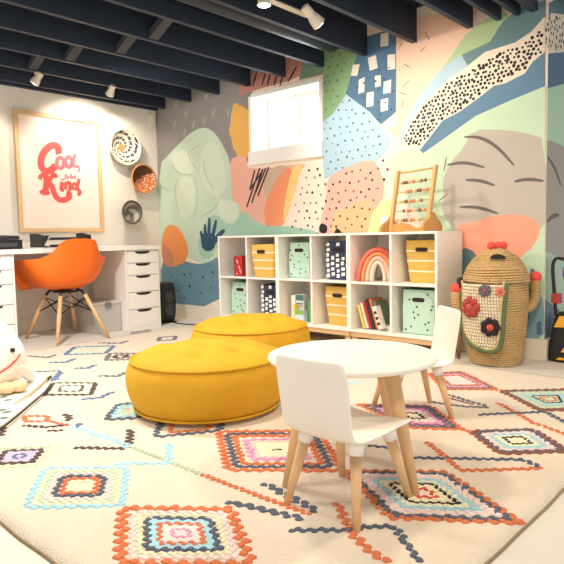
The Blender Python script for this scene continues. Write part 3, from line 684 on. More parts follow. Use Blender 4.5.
bc = [(206, 140, 92), (232, 186, 132), (140, 110, 84), (240, 214, 172), (222, 130, 90), (110, 96, 84), (214, 196, 140)]
for k in range(6):
    t_ = [.18, .33, .48, .64, .79, .96][k]; p0, p1 = lp(L0, L1, t_), lp(R0, R1, t_)
    MB().tube([p0, p1], .0035 if k < 5 else .006, 8).build('rod', abw, ab, smooth=True)
    if k == 5: continue
    for q in range(10):
        u = (.14+.068*q) if (k % 2 == 0) else (.30+.064*q)
        if (q*7+k*3) % 5 == 0: u += .03
        p = p0.lerp(p1, min(u, .94)); mbm = mat('bead_%d' % ((q*3+k*5) % 7), bc[(q*3+k*5) % 7], .5)
        MB().ell(p, (.0085, .013, .013), 8, 6).build('bead', mbm, ab, smooth=True)
p = onY(381.5, 229, -.2)
wbk = thing('white_block', (p.x, -.12, ZT), 'small white block standing left of the abacus on the shelf', 'block')
MB().box((-.04, -.03, .001), (.045, .03, .11)).build('body', white_lam, wbk, bevel=.004)
MB().box((-.038, -.0315, .004), (.043, -.0305, .107)).build('front_face', mat('pinkish_card', (252, 246, 244), .6), wbk)

# ------------------------------------------------------------------ white wall: poster and baskets
p1, p2, p3, p4 = [onX(x, y, .02) for x, y in ((13, 108), (101, 122), (19, 233), (102, 231))]
y0, y1, z0, z1 = (p1.y+p3.y)/2, (p2.y+p4.y)/2, (p3.z+p4.z)/2, (p1.z+p2.z)/2
po = thing('framed_poster', (.004, (y0+y1)/2, z0), 'large framed pink poster with red retro lettering above the desk', 'poster')
O = Vector(po.location)
fm = mat('frame_wood', (222, 186, 142), .5, .05, 40, .1, 20); fwid = .036
for lo, hi in (((0, y0, z0), (.035, y1, z0+fwid)), ((0, y0, z1-fwid), (.035, y1, z1)), ((0, y0, z0+fwid), (.035, y0+fwid, z1-fwid)), ((0, y1-fwid, z0+fwid), (.035, y1, z1-fwid))):
    MB().box((lo[0], lo[1]-O.y, lo[2]-O.z), (hi[0], hi[1]-O.y, hi[2]-O.z)).build('frame_bar', fm, po, bevel=.002)
pr = MB().box((.004, y0+fwid-O.y, fwid), (.012, y1-fwid-O.y, z1-z0-fwid)).build('print', mat('poster_pink', (246, 222, 212), .6), po)
red = mat('poster_red', (222, 88, 84), .6); pnk = mat('poster_rose', (230, 120, 132), .6)
def crop(pts): return [(x/3.76, y/3.76+90) for x, y in pts]
INKX = [.0123]
def ink(pts, w, m=red, closed=False, taper=0, name='letter_stroke'):
    P = [onX(x, y, .0175)-O for x, y in crop(pts)]
    P = chaikin(P, 2, closed) if len(P) > 2 else P
    if closed: P.append(P[0]); P.append(P[1])
    n_ = len(P); vs = []
    for i, p in enumerate(P):
        t_ = (P[min(i+1, n_-1)]-P[max(i-1, 0)]).normalized(); s_ = t_.cross(Vector((1, 0, 0)))
        wi = w*(1-taper*abs(2*i/(n_-1)-1)); vs += [p+s_*wi/2, p-s_*wi/2]
    mb = MB().add(vs, [(2*i, 2*i+1, 2*i+3, 2*i+2) for i in range(n_-1)])
    for v_ in range(len(mb.v)): mb.v[v_] = (INKX[0], mb.v[v_][1], mb.v[v_][2])
    o = mb.build(name, m, pr, weld=False); INKX[0] += .00012
PXM = .0132/3.76*1.05
def el(cx, cy, rx, ry, n_=10): return [(cx+rx*math.cos(2*PI*k/n_), cy+ry*math.sin(2*PI*k/n_)) for k in range(n_)]
ink([(216, 236), (224, 222), (212, 208), (192, 208), (168, 228), (154, 258), (154, 288), (168, 306), (190, 304), (210, 284)], 17*PXM)
ink([(219, 235), (209, 234)], 12*PXM)
ink(el(227, 274, 14, 21), 10*PXM, pnk, True); ink(el(259, 271, 13, 20), 10*PXM, pnk, True)
ink([(284, 240), (277, 262), (276, 284), (288, 290), (297, 284)], 8*PXM, pnk); ink([(298, 290), (300, 298), (294, 308)], 5*PXM, pnk)
ink([(247, 316), (245, 332), (250, 333)], 4*PXM, pnk); ink([(243, 321), (251, 320)], 3*PXM, pnk); ink(el(256, 328, 3.5, 4.5, 8), 3*PXM, pnk, True)
ink([(267, 314), (266, 332)], 3.6*PXM, pnk); ink(el(270, 328, 3.5, 4.5, 8), 3*PXM, pnk, True); ink([(279, 328), (285, 326), (282, 321), (278, 327), (282, 333), (287, 331)], 3*PXM, pnk)
ink([(172, 320), (176, 345), (170, 385)], 15*PXM); ink([(150, 336), (152, 322), (168, 318), (182, 320)], 10*PXM); ink([(152, 378), (158, 388), (176, 390), (186, 384)], 9*PXM)
ink([(210, 330), (208, 318), (196, 322), (186, 340), (176, 352)], 11*PXM); ink([(182, 348), (196, 362), (204, 390), (216, 410), (240, 416), (262, 404), (262, 390), (250, 386)], 14*PXM)
ink([(234, 346), (230, 366), (232, 376), (240, 374)], 10*PXM); ink([(236, 334), (237, 339)], 9*PXM)
ink([(248, 346), (246, 374)], 9*PXM); ink([(248, 356), (256, 346), (264, 350), (262, 374), (268, 374)], 8*PXM)
ink(el(280, 362, 8, 11), 7*PXM, red, True); ink([(298, 334), (292, 356), (290, 374), (300, 378), (302, 390), (292, 392)], 9*PXM)

def wall_basket(cpx, rpx, style, label):
    c = onX(cpx[0], cpx[1], .03); rad = rpx
    t = thing('wall_basket', (.003, c.y, c.z), label, 'basket', 'woven baskets on the white wall')
    n_, rings = 64, 18; mb = MB(); vs = []; fs = []
    prof = []
    for i in range(rings+1):
        f = i/rings; prof.append((f*rad, .004+.085*max(0, (f-.25)/.75)**1.4+.0025*(i % 2)))
    for r, x in prof:
        for j in range(n_):
            a = 2*PI*j/n_; vs.append((x, r*math.cos(a), r*math.sin(a)))
    idx = []
    for i in range(rings):
        for j in range(n_):
            fs.append((i*n_+j, i*n_+(j+1) % n_, (i+1)*n_+(j+1) % n_, (i+1)*n_+j)); f = (i+.5)/rings; a = 2*PI*(j+.5)/n_
            if style == 0:
                k = 2 if f < .2 else (1 if ((a/(2*PI)*4-f*3.4) % 1) < .52 and f < .95 else 0)
                if k == 1 and (j+i) % 6 == 0: k = 0
            elif style == 1: k = 1 if ((math.sin(a)-.6*math.cos(a))*f > .05+.25*noise.noise(Vector((f*6*math.cos(a), f*6*math.sin(a), 1)))) else (0 if noise.noise(Vector((f*11*math.cos(a), f*11*math.sin(a), 4))) > .28 else 2)
            else: k = 1 if f < .22 or ((a/(2*PI)*3+f*1.3) % 1) < .5 or f > .9 else (2 if (i+j) % 3 == 0 else 0)
            idx.append(k)
    mb.add(vs, fs); mb.mi = idx
    S3 = {0: [(222, 212, 194), (66, 70, 76), (216, 130, 80)], 1: [(232, 214, 190), (88, 56, 36), (190, 106, 56)], 2: [(206, 200, 184), (112, 106, 100), (150, 144, 134)]}[style]
    mb.build('bowl', [mat('weave_%d_%d' % (style, q), S3[q], .9, .5, 90) for q in range(3)], t, smooth=True, solid=.005)
    MB().tube([(prof[-1][1], rad*math.cos(2*PI*j/40), rad*math.sin(2*PI*j/40)) for j in range(41)], .008, 8).build('rim', mat('rim_%d' % style, [(222, 210, 188), (200, 132, 84), (96, 88, 80)][style], .9, .4, 80), t, smooth=True)
wall_basket((122.5, 147.5), .172, 0, 'round wall basket with black and white spiral and orange centre, topmost of three')
wall_basket((140.5, 179.3), .142, 1, 'round wall basket in brown and rust with orange rim, middle of three')
wall_basket((128.8, 212.5), .112, 2, 'small round wall basket in black and white, lowest of three')
p = onX(152.5, 120.5, .02)
ws = thing('wall_sensor', (.002, p.y, p.z-.06), 'small cream sensor box high on the white wall near the corner', 'sensor')
MB().box((0, -.035, 0), (.03, .035, .13)).build('body', mat('cream_plastic', (232, 222, 198), .5), ws, bevel=.006); MB().box((.03, -.02, .03), (.033, .02, .1)).build('lens', plastic_w, ws, bevel=.003)

# ------------------------------------------------------------------ desk
DX, DT = .70, .7505
dk = thing('desktop', (.36, -1.55, .715), 'long white desk top running along the white wall', 'desk top')
MB().box((-.34, -1.05, 0), (.35, 1.025, DT-.715)).build('board', white_lam, dk, bevel=.002)
def drawer_unit(y, label):
    t = thing('drawer_unit', (DX-.01, y, 0), label, 'drawer unit', 'white drawer units under the desk')
    w, h, d = .355, .714, .56
    body = MB().box((-d, -w/2, .001), (-.018, w/2, h)); body.build('body', white_lam, t, bevel=.002)
    for s_ in (-1, 1): MB().box((-.018, s_*(w/2-.008)-.008, .001), (0, s_*(w/2-.008)+.008, h)).build('side_edge', white_lam, t, bevel=.001)
    MB().box((-.018, -w/2+.016, .001), (-.004, w/2-.016, .035)).build('kick_rail', white_lam, t)
    hs = [.100, .102, .145, .145, .150]; gap = .007; z = h-.012
    for hh in hs:
        zz0 = z-hh
        dr = MB().box((-.0165, -w/2+.019, zz0), (.002, w/2-.019, z)).build('drawer', white_lam, t, bevel=.0015)
        P = [Vector((.0025, -.078*math.cos(a), z-.001-.024*math.sin(a)**.7)) for a in [PI*k/12 for k in range(13)]]
        MB().prism(P, (.0008, 0, 0)).build('grip_cutout', black, dr)
        z = zz0-gap
    return t
drawer_unit(-.525-.1775, 'white five-drawer unit under the right end of the desk, near the mural')
drawer_unit(-1.85-.1775, 'white drawer unit under the desk at the left edge, behind the plush toy')
# clear storage box under the desk
p = onZ(116, 331)
clr = mat('cloudy_plastic', (220, 214, 206), .35, alpha=.55); lid = mat('clear_lid', (226, 222, 216), .35, alpha=.7)
sb = thing('storage_box', (.40, -1.02, 0), 'translucent plastic storage box with lid standing under the desk', 'storage box')
b_ = MB(); a0, a1 = .14, .155
for lo, hi in (((-.2, -.13, .001), (.2, .13, .006)), ((-.2, -.13, .006), (-.195, .13, .25)), ((.195, -.13, .006), (.2, .13, .25)), ((-.195, -.13, .006), (.195, -.125, .25)), ((-.195, .125, .006), (.195, .13, .25))): b_.box(lo, hi)
b_.build('body', clr, sb); MB().box((-.21, -.14, .251), (.21, .14, .272)).build('lid', lid, sb, bevel=.004)
MB().box((.211, -.03, .225), (.219, .03, .268)).build('latch', mat('grey_latch', (120, 116, 112), .5), sb, bevel=.002)
# on the desk
a, c_ = onX(38, 231, .35), onX(88, 245, .35)
tr_ = thing('paper_tray', (.30, (a.y+c_.y)/2, DT), 'black two-tier letter tray on the desk below the poster', 'paper tray')
hw_ = (c_.y-a.y)/2-.005
for k, z in enumerate((.006, .066)):
    MB().box((-.12, -hw_+.01, z), (.12, hw_-.01, z+.006)).build('tier', black, tr_, bevel=.001)
    MB().box((.114, -hw_+.06, z+.006), (.12, hw_-.06, z+.022)).build('lip', black, tr_); MB().box((-.1, -hw_+.03, z+.007), (.1, hw_-.05, z+.012)).build('paper_stack', wht, tr_)
for s_ in (-1, 1):
    P = [(.12, s_*hw_, 0), (-.12, s_*hw_, 0), (-.12, s_*hw_, .125), (-.02, s_*hw_, .125), (.12, s_*hw_, .105)]
    MB().prism(P, (0, -s_*.012, 0)).build('side_frame', black, tr_, bevel=.001)
    MB().box((.100, s_*hw_-.03 if s_ < 0 else s_*hw_-.03, .0), (.121, s_*hw_+.03, .018)).build('tray_foot', black, tr_, bevel=.002)
    P = [(.121, s_*(hw_-.015), .03), (.121, s_*(hw_-.055), .105), (.121, s_*(hw_-.015), .105)]
    MB().prism(P, (-.006, 0, 0)).build('corner_brace', black, tr_)
pp = thing('printer', (.32, -1.84, DT), 'dark grey printer at the left end of the desk', 'printer')
MB().box((-.15, -.16, .002), (.17, .155, .075)).build('body', black, pp, bevel=.008)
P = [(-.15, -.16, .076), (.15, -.16, .076), (.13, -.15, .105), (-.15, -.15, .115)]
MB().prism(P, (0, .30, 0)).build('lid', mat('dark_grey_plastic', (44, 44, 46), .4), pp, bevel=.004); MB().box((.171, -.1, .02), (.174, .11, .05)).build('paper_slot', mat('slot_grey', (70, 70, 72), .5), pp)
ps = thing('paper_sheets', (.35, -1.58, DT), 'few white paper sheets lying flat between printer and tray', 'paper')
for k in range(3): MB().box((-.14, -.10+.012*k, .0005+.002*k), (.14, .07+.008*k, .002+.002*k)).build('sheet', wht, ps)

# ------------------------------------------------------------------ orange bucket armchair
oc = thing('armchair', (.600, -1.405, 0), 'orange moulded bucket armchair with wooden legs at the desk', 'chair', rz=PI)   # local +x is the front
orange = mat('orange_plastic', (246, 112, 14), .42)
rows = [(.27, .415, .20, 0, -.012), (.245, .424, .235, 0, .02), (.215, .42, .27, 0, .13), (.18, .418, .295, 0, .225), (.11, .412, .305, .0, .252), (.04, .408, .31, .01, .256), (-.04, .412, .312, .02, .252), (-.11, .43, .305, .05, .236), (-.17, .47, .28, .075, .202), (-.21, .54, .245, .085, .128), (-.235, .62, .195, .055, .072), (-.255, .70, .157, .03, .035), (-.27, .765, .135, .02, .015), (-.282, .808, .112, .01, -.003), (-.287, .824, .078, .006, -.008)]
m_ = 16; vs = []
for (fx, z, w, dfx, dz) in rows:
    for i in range(m_+1):
        u = -1+2*i/m_; t_ = abs(u); k = (1-math.cos(t_*PI/2))**1.25
        vs.append((fx+dfx*k, math.copysign(1, u)*(w*math.sin(t_*PI/2)**.9+(.055 if z < .56 else .03)*t_**7) if u else 0, z+dz*k))
fs = [(r*(m_+1)+i, r*(m_+1)+i+1, (r+1)*(m_+1)+i+1, (r+1)*(m_+1)+i) for r in range(len(rows)-1) for i in range(m_)]
MB().add(vs, fs).build('bucket_seat', orange, oc, smooth=True, solid=.008, sub=2)
feet = []
for sx in (-1, 1):
    for sy in (-1, 1):
        tp, ft = Vector((sx*.115, sy*.10, .385)), Vector((sx*.265, sy*.225, 0)); feet.append((tp, ft))
        MB().tube([tp.lerp(ft, .05), tp.lerp(ft, .5), ft], [.0165, .0175, .0115], 12).build('leg', beech, oc, smooth=True)
        MB().tube([Vector((sx*.06, sy*.07, .408)), Vector((sx*.10, sy*.09, .397)), tp.lerp(ft, .08)], .011, 10).build('leg_bracket', black, oc, smooth=True)
blk = mat('black_wire', (26, 26, 28), .4, metal=.5)
(A, A_), (B, B_), (D, D_), (E_, E2) = feet
for (p, q), (r, s_) in (((A, A_), (B, B_)), ((A, A_), (D, D_)), ((E_, E2), (B, B_)), ((E_, E2), (D, D_))):
    MB().tube([p.lerp(q, .10), r.lerp(s_, .42)], .0045, 8).build('wire_brace', blk, oc, smooth=True); MB().tube([r.lerp(s_, .10), p.lerp(q, .42)], .0045, 8).build('wire_brace', blk, oc, smooth=True)
MB().box((-.08, -.07, .385), (.08, .07, .402)).build('mount_plate', black, oc, bevel=.004)

# ------------------------------------------------------------------ speaker tower and cord
sp = thing('speaker', (.50, -.355, 0), 'slim black tower speaker on the floor between desk and mural', 'speaker')
P = [(-.09, -.085, .012), (.06, -.085, .012), (.085, -.085, .08), (.095, -.085, .2), (.085, -.085, .32), (.055, -.085, .385), (-.09, -.085, .385)]
MB().prism(P, (0, .17, 0)).build('cabinet', black, sp, bevel=.008); MB().box((-.095, -.09, .001), (.085, .09, .0115)).build('foot_plate', black, sp, bevel=.003)
for z in (.25, .13): MB().tube([(.085, 0, z), (.099, 0, z)], [.055, .05], 20).build('driver', mat('driver_grey', (52, 52, 56), .5), sp, smooth=False)
p0 = [onZ(x, y, .005) for x, y in ((172, 322), (178, 323.3), (186, 324.2), (196, 324.5), (206, 325), (216, 326))]
cdo = MB().tube([q for q in p0], .005, 8).build('power_cord', black, smooth=True); tag(cdo, 'thin black cord lying on the floor along the baseboard from the speaker', 'cord')

# ------------------------------------------------------------------ woven cactus hamper
straw = mat('seagrass', (238, 198, 136), .9, .8, 110, .66, 85, stretch=(1, 1, 1.2))
strawd = mat('seagrass_gap_shade', (112, 78, 42), .95)  # dark lining inside the coils, painted shade for the gaps
coral = mat('coral_wool', (240, 92, 78), .95, .8, 120, .15, 30, sheen=.3)
hp_ = thing('woven_hamper', (3.728, -.225, 0), 'woven seagrass cactus hamper with domed lid and coral pompoms beside the shelves', 'hamper')
def coil(prof, name, n_=48, rr=.0075):
    mb = MB()
    out = []
    for i in range(len(prof)-1):
        (r0, z0_), (r1, z1_) = prof[i], prof[i+1]
        k = max(1, round(math.hypot(r1-r0, z1_-z0_)/(rr*1.95)))
        for q in range(k): out.append((r0+(r1-r0)*q/k, z0_+(z1_-z0_)*q/k))
    out.append(prof[-1])
    for (r, z) in out:
        pts = []
        for j in range(n_+1):
            a_ = 2*PI*j/n_; w_ = 1+.012*math.sin(j*PI)  # strand wobble
            pts.append((r*math.cos(a_)*(1+.006*((j % 2)*2-1)), r*math.sin(a_)*(1+.006*((j % 2)*2-1)), z+.002*math.sin(a_*3+z*40)))
        mb.tube(pts, rr, 5, cap=False)
    return mb, out
mb, _ = coil([(.150, .011), (.160, .08), (.172, .2), (.181, .33), (.183, .42), (.180, .495)], 'body'); mb.cur = 1; mb.lathe([(0, .004), (.142, .004), (.155, .08), (.167, .2), (.176, .33), (.178, .42), (.175, .5)], 40)
mb.build('body', [straw, strawd], hp_, smooth=True, weld=False)
mb, _ = coil([(.192, .512), (.186, .54), (.168, .585), (.140, .63), (.105, .665), (.065, .69), (.03, .70)], 'lid'); mb.cur = 1; mb.lathe([(.184, .512), (.179, .54), (.161, .585), (.133, .63), (.098, .662), (.058, .685), (0, .695)], 40)
ld = mb.build('lid', [straw, strawd], hp_, smooth=True, weld=False)
# grip opening in the lid facing the room
d_ = Vector((.45, -.89, 0))
mb = MB(); s_ = Vector((.89, .45, 0))
P = [d_*(.138+.0)+s_*(.045*math.cos(a_))+Vector((0, 0, .648+.028*max(0, math.sin(a_)))) for a_ in [PI*k/12 for k in range(13)]]
P = [p+d_*(.012-.9*(p.z-.648)) for p in P]
mb.prism(P, d_*.006); mb.build('grip_opening', black, hp_)
def pom(c, r, par):
    mb = MB(); n_ = 26; m2 = 18; vs = []
    for i in range(m2+1):
        a_ = PI*i/m2
        for j in range(n_):
            b2 = 2*PI*j/n_; k = 1+.10*(random.random()-.5)*(0 < i < m2)
            vs.append(Vector(c)+Vector((math.sin(a_)*math.cos(b2), math.sin(a_)*math.sin(b2), math.cos(a_)))*r*k)
    mb.add(vs, [(i*n_+j, i*n_+(j+1) % n_, (i+1)*n_+(j+1) % n_, (i+1)*n_+j) for i in range(m2) for j in range(n_)]); mb.build('pompom', coral, par, smooth=True)
sv = Vector((.736, .677, 0))
for k in (-.028, .012, .042): pom(sv*k+Vector((0, 0, .722)), .026, hp_)
for s_, zt, zb_ in ((1, .50, .33), (-1, .44, .30)):
    x_ = sv*s_
    P = [x_*.175+Vector((0, 0, zb_)), x_*.215+Vector((0, 0, zb_+.008)), x_*.24+Vector((0, 0, zb_+.045)), x_*.246+Vector((0, 0, zb_+.10)), x_*.246+Vector((0, 0, zt))]
    P = chaikin(P, 2, False); mb = MB(); mb.tube(P, .022, 10)
    for i in range(0, len(P)-1):
        q = P[i].lerp(P[i+1], .5); t_ = (P[i+1]-P[i]).normalized(); u_ = t_.cross(Vector((sv.y, -sv.x, 0))); v_ = t_.cross(u_)
        mb.tube([q+(u_*math.cos(a_)+v_*math.sin(a_))*.024 for a_ in [2*PI*k/12 for k in range(13)]], .007, 5, cap=False)
    mb.build('arm', straw, hp_, smooth=True, weld=False); pom(P[-1]+Vector((0, 0, .026)), .034, hp_)
# crochet bag hanging in front
fd = Vector((.40, -.917, 0)); sd = Vector((.917, .40, 0))            # bag normal faces the room
bo = Vector((3.728, -.225, 0))+fd*.205-sd*.065
cb = thing('crochet_bag', (bo.x, bo.y, .16), 'white crochet bag with green trim and red rosette hanging against the hamper', 'bag')
def bp(u, z, off=0):                                                 # bag follows the hamper's round belly
    ang = u/.205; n_ = fd*math.cos(ang)+sd*math.sin(ang)
    return (Vector((3.728, -.225, 0))+n_*(.205+off)) + Vector((0, 0, z)) - Vector(cb.location)
outl = [(-.20, .505), (-.195, .36), (-.18, .22), (-.13, .15), (-.06, .115), (.02, .10), (.06, .125), (.075, .20), (.08, .35), (.095, .51)]
def within(u, z):
    return inside((u-.0, z), outl)
crm = mat('crochet_cream', (236, 224, 200), .95, .6, 120); grn = mat('crochet_green', (92, 108, 72), .95, .6, 120)
U0, sh = -.062, 0
mb = MB(); Q = [(u-.04, z) for u, z in chaikin([Vector((a_, b_, 0)) for a_, b_ in outl], 1, False) and [(p.x, p.y) for p in chaikin([Vector((a_, b_, 0)) for a_, b_ in outl], 1, False)]]
# backing cloth as strips following the belly
rowsz = [.10+.0355*k for k in range(11)]
def span(z):
    xs = []
    for i in range(len(Q)-1):
        (u0, z0_), (u1, z1_) = Q[i], Q[i+1]
        if (z0_-z)*(z1_-z) <= 0 and abs(z1_-z0_) > 1e-9: xs.append(u0+(u1-u0)*(z-z0_)/(z1_-z0_))
    return (min(xs), max(xs)) if len(xs) >= 2 else None
vs = []; grid = []
for z in [.104+.0395*k for k in range(11)]:
    sp_ = span(min(z, .499)); 
    if not sp_: continue
    grid.append([bp(sp_[0]+(sp_[1]-sp_[0])*k/12, z, .004) for k in range(13)])
mb = MB(); mb.add([p for g in grid for p in g], [(r*13+i, r*13+i+1, (r+1)*13+i+1, (r+1)*13+i) for r in range(len(grid)-1) for i in range(12)])
mb.build('cloth', mat('crochet_backing', (206, 190, 160), .95), cb, smooth=True, solid=.006)
mb = MB(); z = .12
while z < .50:                                                      # open stitches: rows of plump loops
    sp_ = span(z)
    if sp_:
        u = sp_[0]+.012
        while u < sp_[1]-.01:
            mb.ell(bp(u, z, .012), (.0065, .0065, .009), 6, 4); u += .0155
    z += .0195
o = mb.build('crochet_loops', crm, cb, smooth=True, weld=False); o['kind'] = 'stuff'
mb = MB(); mb.tube([bp(u, z, .012) for u, z in Q], .014, 8); mb.build('trim', grn, cb, smooth=True)
mb = MB(); mb.tube([bp(u+.016*(1 if u < -.08 else -1), z+.012, .014) for u, z in Q], .006, 8); mb.build('inner_trim', mat('crochet_ochre', (196, 176, 120), .95, .6, 120), cb, smooth=True)
def rosette(u, z, r, col, cc, name='rosette'):
    m1, m2 = mat('wool_%d_%d_%d' % col, col, .95, .6, 120), mat('wool_%d_%d_%d' % cc, cc, .95, .6, 120)
    o = MB().ell(bp(u, z, .016), (r*.45, r*.45, r*.45), 10, 7).build(name, m2, cb, smooth=True)
    for k in range(7):
        a_ = 2*PI*k/7; MB().ell(bp(u+r*.62*math.cos(a_), z+r*.62*math.sin(a_), .016), (r*.38, r*.38, r*.42), 9, 6).build('petal', m1, o, smooth=True)
rosette(-.145, .36, .064, (168, 66, 58), (186, 84, 74)); rosette(-.03, .25, .056, (42, 34, 40), (196, 84, 74)); rosette(-.06, .465, .038, (104, 96, 108), (140, 84, 90)); rosette(.02, .46, .03, (214, 130, 110), (196, 90, 80))
mb = MB(); mb.tube([bp(-.25, .44, .01), bp(-.26, .485, .02), bp(-.25, .52, .02), bp(-.235, .47, .015)], .02, 8); mb.build('dark_tassel', mat('tassel_dark', (64, 46, 36), .95, .6, 100), cb, smooth=True)
for k in range(3):
    mb = MB(); mb.tube([bp(-.255+.010*k, .43, .012), bp(-.26+.010*k, .26, .012), bp(-.25+.012*k, .03, .03)], .006, 6); mb.build('fringe_cord', mat('fringe', (128, 98, 62), .95), cb, smooth=True)

# ------------------------------------------------------------------ bag past the corner
vb = thing('tall_bag', (4.10, .09, 0), 'black and yellow bag with a looped strap standing past the wall corner', 'bag')
dark = mat('dark_canvas', (40, 38, 36), .8, .3, 80); yb_ = mat('yellow_panel', (238, 172, 40), .6)
rowsb = [(0, .145, .10), (.03, .15, .105), (.15, .135, .095), (.26, .115, .085), (.30, .09, .06)]
mb = MB(); vs = []
for z, a_, c2 in rowsb:
    for j in range(16):
        an = 2*PI*j/16; cx_ = math.copysign(abs(math.cos(an))**.5, math.cos(an)); sy_ = math.copysign(abs(math.sin(an))**.5, math.sin(an)); vs.append((a_*cx_, c2*sy_, z+.002))
mb.add(vs, [(i*16+j, i*16+(j+1) % 16, (i+1)*16+(j+1) % 16, (i+1)*16+j) for i in range(4) for j in range(16)]+[tuple(reversed(range(16))), tuple(64+j for j in range(16))]); mb.build('body', dark, vb, smooth=True)
def slab(P, name, m, d=(0, -.006, 0)): MB().prism([Vector(p) for p in P], d).build(name, m, vb)
slab([(-.10, -.087, .215), (.09, -.087, .225), (.08, -.076, .29), (-.07, -.076, .285)], 'yellow_panel', yb_)
slab([(-.05, -.108, .07), (.10, -.108, .05), (.10, -.098, .15), (-.01, -.102, .13)], 'yellow_panel', yb_)
slab([(-.08, -.11, .02), (.1, -.11, .02), (.1, -.11, .032), (-.06, -.11, .035)], 'yellow_trim', yb_)
P = chaikin([Vector(p) for p in ((-.10, -.05, .28), (-.115, -.05, .45), (-.13, -.05, .635), (-.06, -.05, .64), (.03, -.05, .56), (.10, -.05, .42), (.10, -.05, .28))], 2, False)
MB().tube(P, .017, 8, flat=.6).build('strap', dark, vb, smooth=True)
MB().box((-.125, -.075, .36), (-.07, -.03, .42)).build('red_tag', mat('red_tag', (172, 60, 62), .7), vb, bevel=.006)
MB().ell((-.03, -.06, .55), (.035, .02, .06), 12, 8).build('purple_pouch', mat('purple', (118, 98, 158), .6), vb, smooth=True)
MB().tube([(-.03, -.06, .50), (-.02, -.06, .40), (0, -.06, .29)], .012, 8).build('pouch_cord', mat('mint_tube', (150, 190, 176), .6), vb, smooth=True)

# ------------------------------------------------------------------ play mat and plush at the left edge
mz = RZ+.008
px = [(53, 385), (46, 377), (28, 371), (0, 368), (-60, 372), (-90, 440), (-10, 435), (12, 419)]
P = [onZ(x, y, mz) for x, y in px]
pc = sum(P, Vector())/len(P); pc.z = mz
pm = thing('play_mat', (pc.x, pc.y, mz), 'white cloth play mat with dark edging under the plush toy', 'mat')
P = chaikin([p-pc for p in P], 1)
MB().prism([Vector((p.x, p.y, 0)) for p in P], (0, 0, .008)).build('cloth', mat('mat_cloth', (244, 240, 230), .9, .25, 30), pm)
e = [onZ(x, y, mz+.01)-pc for x, y in ((-40, 452), (-10, 436), (12, 419.5), (32, 402.5), (52, 386))]
for q in e: q.z = .006
MB().tube(e, .0045, 6).build('edging', mat('mat_edge', (48, 46, 44), .8), pm, smooth=True)
for (x, y) in ((3, 397), (8, 400), (2, 410), (7, 412), (4, 418)):
    q = onZ(x, y, mz+.008)-pc; MB().lathe([(0, .0082), (.022, .0082), (.018, .009), (0, .0092)], 7, (q.x, q.y, 0)).build('printed_leaf', mat('leaf_print', (104, 118, 92), .9), pm)
st = [onZ(x, y, mz+.02) for x, y in ((14, 404), (30, 394), (47, 379.5))]
so = thing('wooden_stick', st[0], 'thin wooden stick with dark tip lying on the play mat', 'stick')
MB().tube([q-st[0] for q in st], [.004, .006, .006], 8).build('shaft', beech, so, smooth=True); MB().tube([st[2]-st[0], onZ(51, 376.5, mz+.02)-st[0]], [.009, .007], 8).build('tip', mat('tip_dark', (70, 60, 52), .8), so, smooth=True)
pz = mz+.009
cpl = onZ(-11, 388, pz)
pl = thing('plush_toy', (cpl.x, cpl.y, pz), 'white plush animal with black bead eye and red stitched mouth at left edge', 'plush toy')
fur = mat('plush_white', (244, 238, 226), .95, .5, 70, .05, 12, sheen=.4)
rv = Vector((_r.x, _r.y, 0)).normalized(); tv = -Vector((_f.x, _f.y, 0)).normalized()
# one lofted body: rump, belly, chest and rounded head leaning towards the room
mb = MB(); secs = [(-.02, .0, .15, .14), (-.01, .04, .185, .165), (.0, .10, .192, .175), (.005, .17, .190, .175), (.0, .24, .175, .165), (-.02, .31, .145, .14), (-.045, .37, .105, .105), (-.06, .405, .055, .06), (-.062, .415, .012, .012)]
vs = []; n_ = 28
for (o_, z, a_, c2) in secs:
    for j in range(n_):
        an = 2*PI*j/n_; q = rv*(o_+a_*math.cos(an))+tv*(c2*math.sin(an)); q.z = z+.004*noise.noise(q*20); vs.append(q)
mb.add(vs, [(i*n_+j, i*n_+(j+1) % n_, (i+1)*n_+(j+1) % n_, (i+1)*n_+j) for i in range(len(secs)-1) for j in range(n_)]+[tuple(reversed(range(n_)))])
mb.build('body', fur, pl, smooth=True, sub=1)
def surf(an, z, off=0):
    for i in range(len(secs)-1):
        if secs[i][1] <= z <= secs[i+1][1]:
            k = (z-secs[i][1])/(secs[i+1][1]-secs[i][1]); o_, a_, c2 = [secs[i][q]+(secs[i+1][q]-secs[i][q])*k for q in (0, 2, 3)]
            q = rv*(o_+(a_+off)*math.cos(an))+tv*((c2+off)*math.sin(an)); q.z = z; return q
MB().ell(surf(.42, .215, .004), (.013, .013, .013), 12, 8).build('eye', black, pl, smooth=True)
MB().tube([surf(.18+.17*k, .185-.022*k+.0009*k*k, .003) for k in range(10)], .0042, 8).build('mouth_stitch', mat('red_thread', (196, 62, 52), .8), pl, smooth=True)
a0 = surf(.3, .12, -.03); a1 = onZ(31, 378, pz+.02)-Vector(pl.location)
P = chaikin([a0, a0.lerp(a1, .5)+Vector((0, 0, .02)), a1], 2, False)
MB().tube(P, [.042-.018*k/(len(P)-1) for k in range(len(P))], 12).build('arm', fur, pl, smooth=True)
for k, (x, y) in enumerate(((6, 388), (18, 386))):
    q = onZ(x, y, pz+.03)-Vector(pl.location); MB().ell(q, (.06, .045, .03), 14, 8).build('foot', mat('plush_beige', (226, 196, 150), .95, .4, 70, sheen=.3), pl, smooth=True)

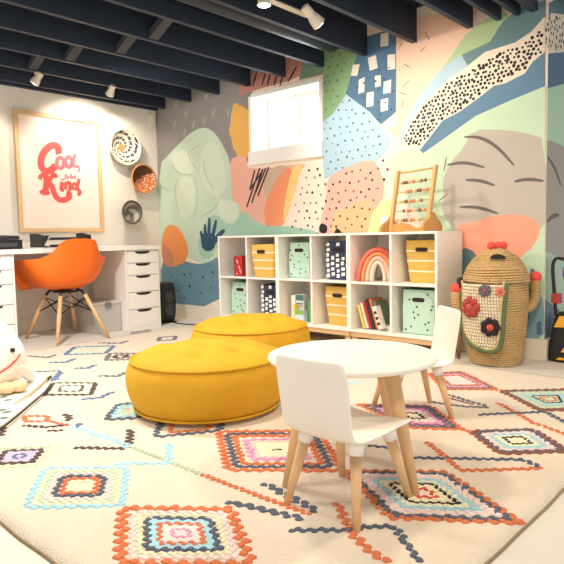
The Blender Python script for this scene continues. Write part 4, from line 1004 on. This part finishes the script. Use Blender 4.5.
# ------------------------------------------------------------------ ceiling pipe and track lights
xp = onY(346.6, 55.6, 0).x-.05; zp = 2.235
pt_ = [(xp, -7, zp), (xp, -.25, zp), (xp, -.14, zp), (xp, -.09, zp+.02), (xp, -.07, zp+.07), (xp, -.07, ZC)]
o = MB().tube(pt_, .055, 18).build('duct_pipe', mat('navy_pipe', (36, 46, 60), .35), smooth=True); tag(o, 'dark round pipe running between two ceiling joists above the window', 'pipe')
lampw = mat('lamp_white', (226, 216, 198), .45); bulb = mat('bulb_glow', (255, 236, 206), .5, emit=14)
def spot_head(t, pos, aim, par_name='lamp_head', L=.11, r=.036, lit=True):
    pos = Vector(pos); d = (Vector(aim)-pos).normalized()
    h_ = MB().tube([pos-d*L*.65, pos-d*L*.60, pos-d*L*.1, pos+d*L*.1, pos+d*L*.45], [r*.5, r*.72, r*.75, r*.95, r*1.12], 20).build(par_name, lampw, t, smooth=False)
    if lit: MB().tube([pos+d*L*.452, pos+d*(L*.47)], r*.95, 20).build('bulb', bulb, h_)
    return d
def spotlight(px, z, aim, label, energy, color, cone):
    p = onX(px[0], px[1], z); t = thing('spotlight', p, label, 'spotlight', 'ceiling spotlights')
    loc = Vector((0, 0, 0)); d = spot_head(t, loc, Vector(aim)-p, L=.09, r=.034)
    hgt = ZJ-p.z; MB().tube([(0, 0, .0), (0, 0, hgt)], .008, 8).build('stem', lampw, t, smooth=True); MB().tube([(0, 0, hgt-.012), (0, 0, hgt)], .019, 16).build('ceiling_plate', lampw, t)
    lamp('spot_beam', 'SPOT', p+d*.075, aim, energy, color, .03, cone, .5)
spotlight((111, 91), JX[2]-.02, (0, -.85, 1.55), 'lit ceiling spotlight shining on the poster', 21, WARM, 110)
spotlight((37, 79), JX[2]-.02, (.0, -1.9, 1.3), 'dim ceiling spotlight above the left end of the desk', 8, WARM, 90)
hpz = onZ(313, 17, 2.03)
tl = thing('track_light', (hpz.x, hpz.y, 2.03), 'cream track light with a swivel head under the joists at the top of the photo', 'track light')
O = Vector(tl.location)
r0, r1 = onZ(262, -3, 2.10)-O, onZ(306, 15, 2.10)-O
r0 = r1+(r0-r1)*2.2
MB().tube([r0, r1], .017, 4).build('rail', lampw, tl); MB().tube([r1, Vector((0, 0, .03))], .009, 8).build('swivel_arm', lampw, tl, smooth=True)
aim = Vector((3.3, -.2, 1.3)); d = spot_head(tl, (0, 0, 0), aim-O, L=.12, r=.036)
lamp('track_beam', 'SPOT', O+d*.08, aim, 22, WARM, .04, 100, .7)
q = onZ(264, -2, 2.02)-O; spot_head(tl, q, q+Vector((0, 0, -1)), L=.08, r=.032)
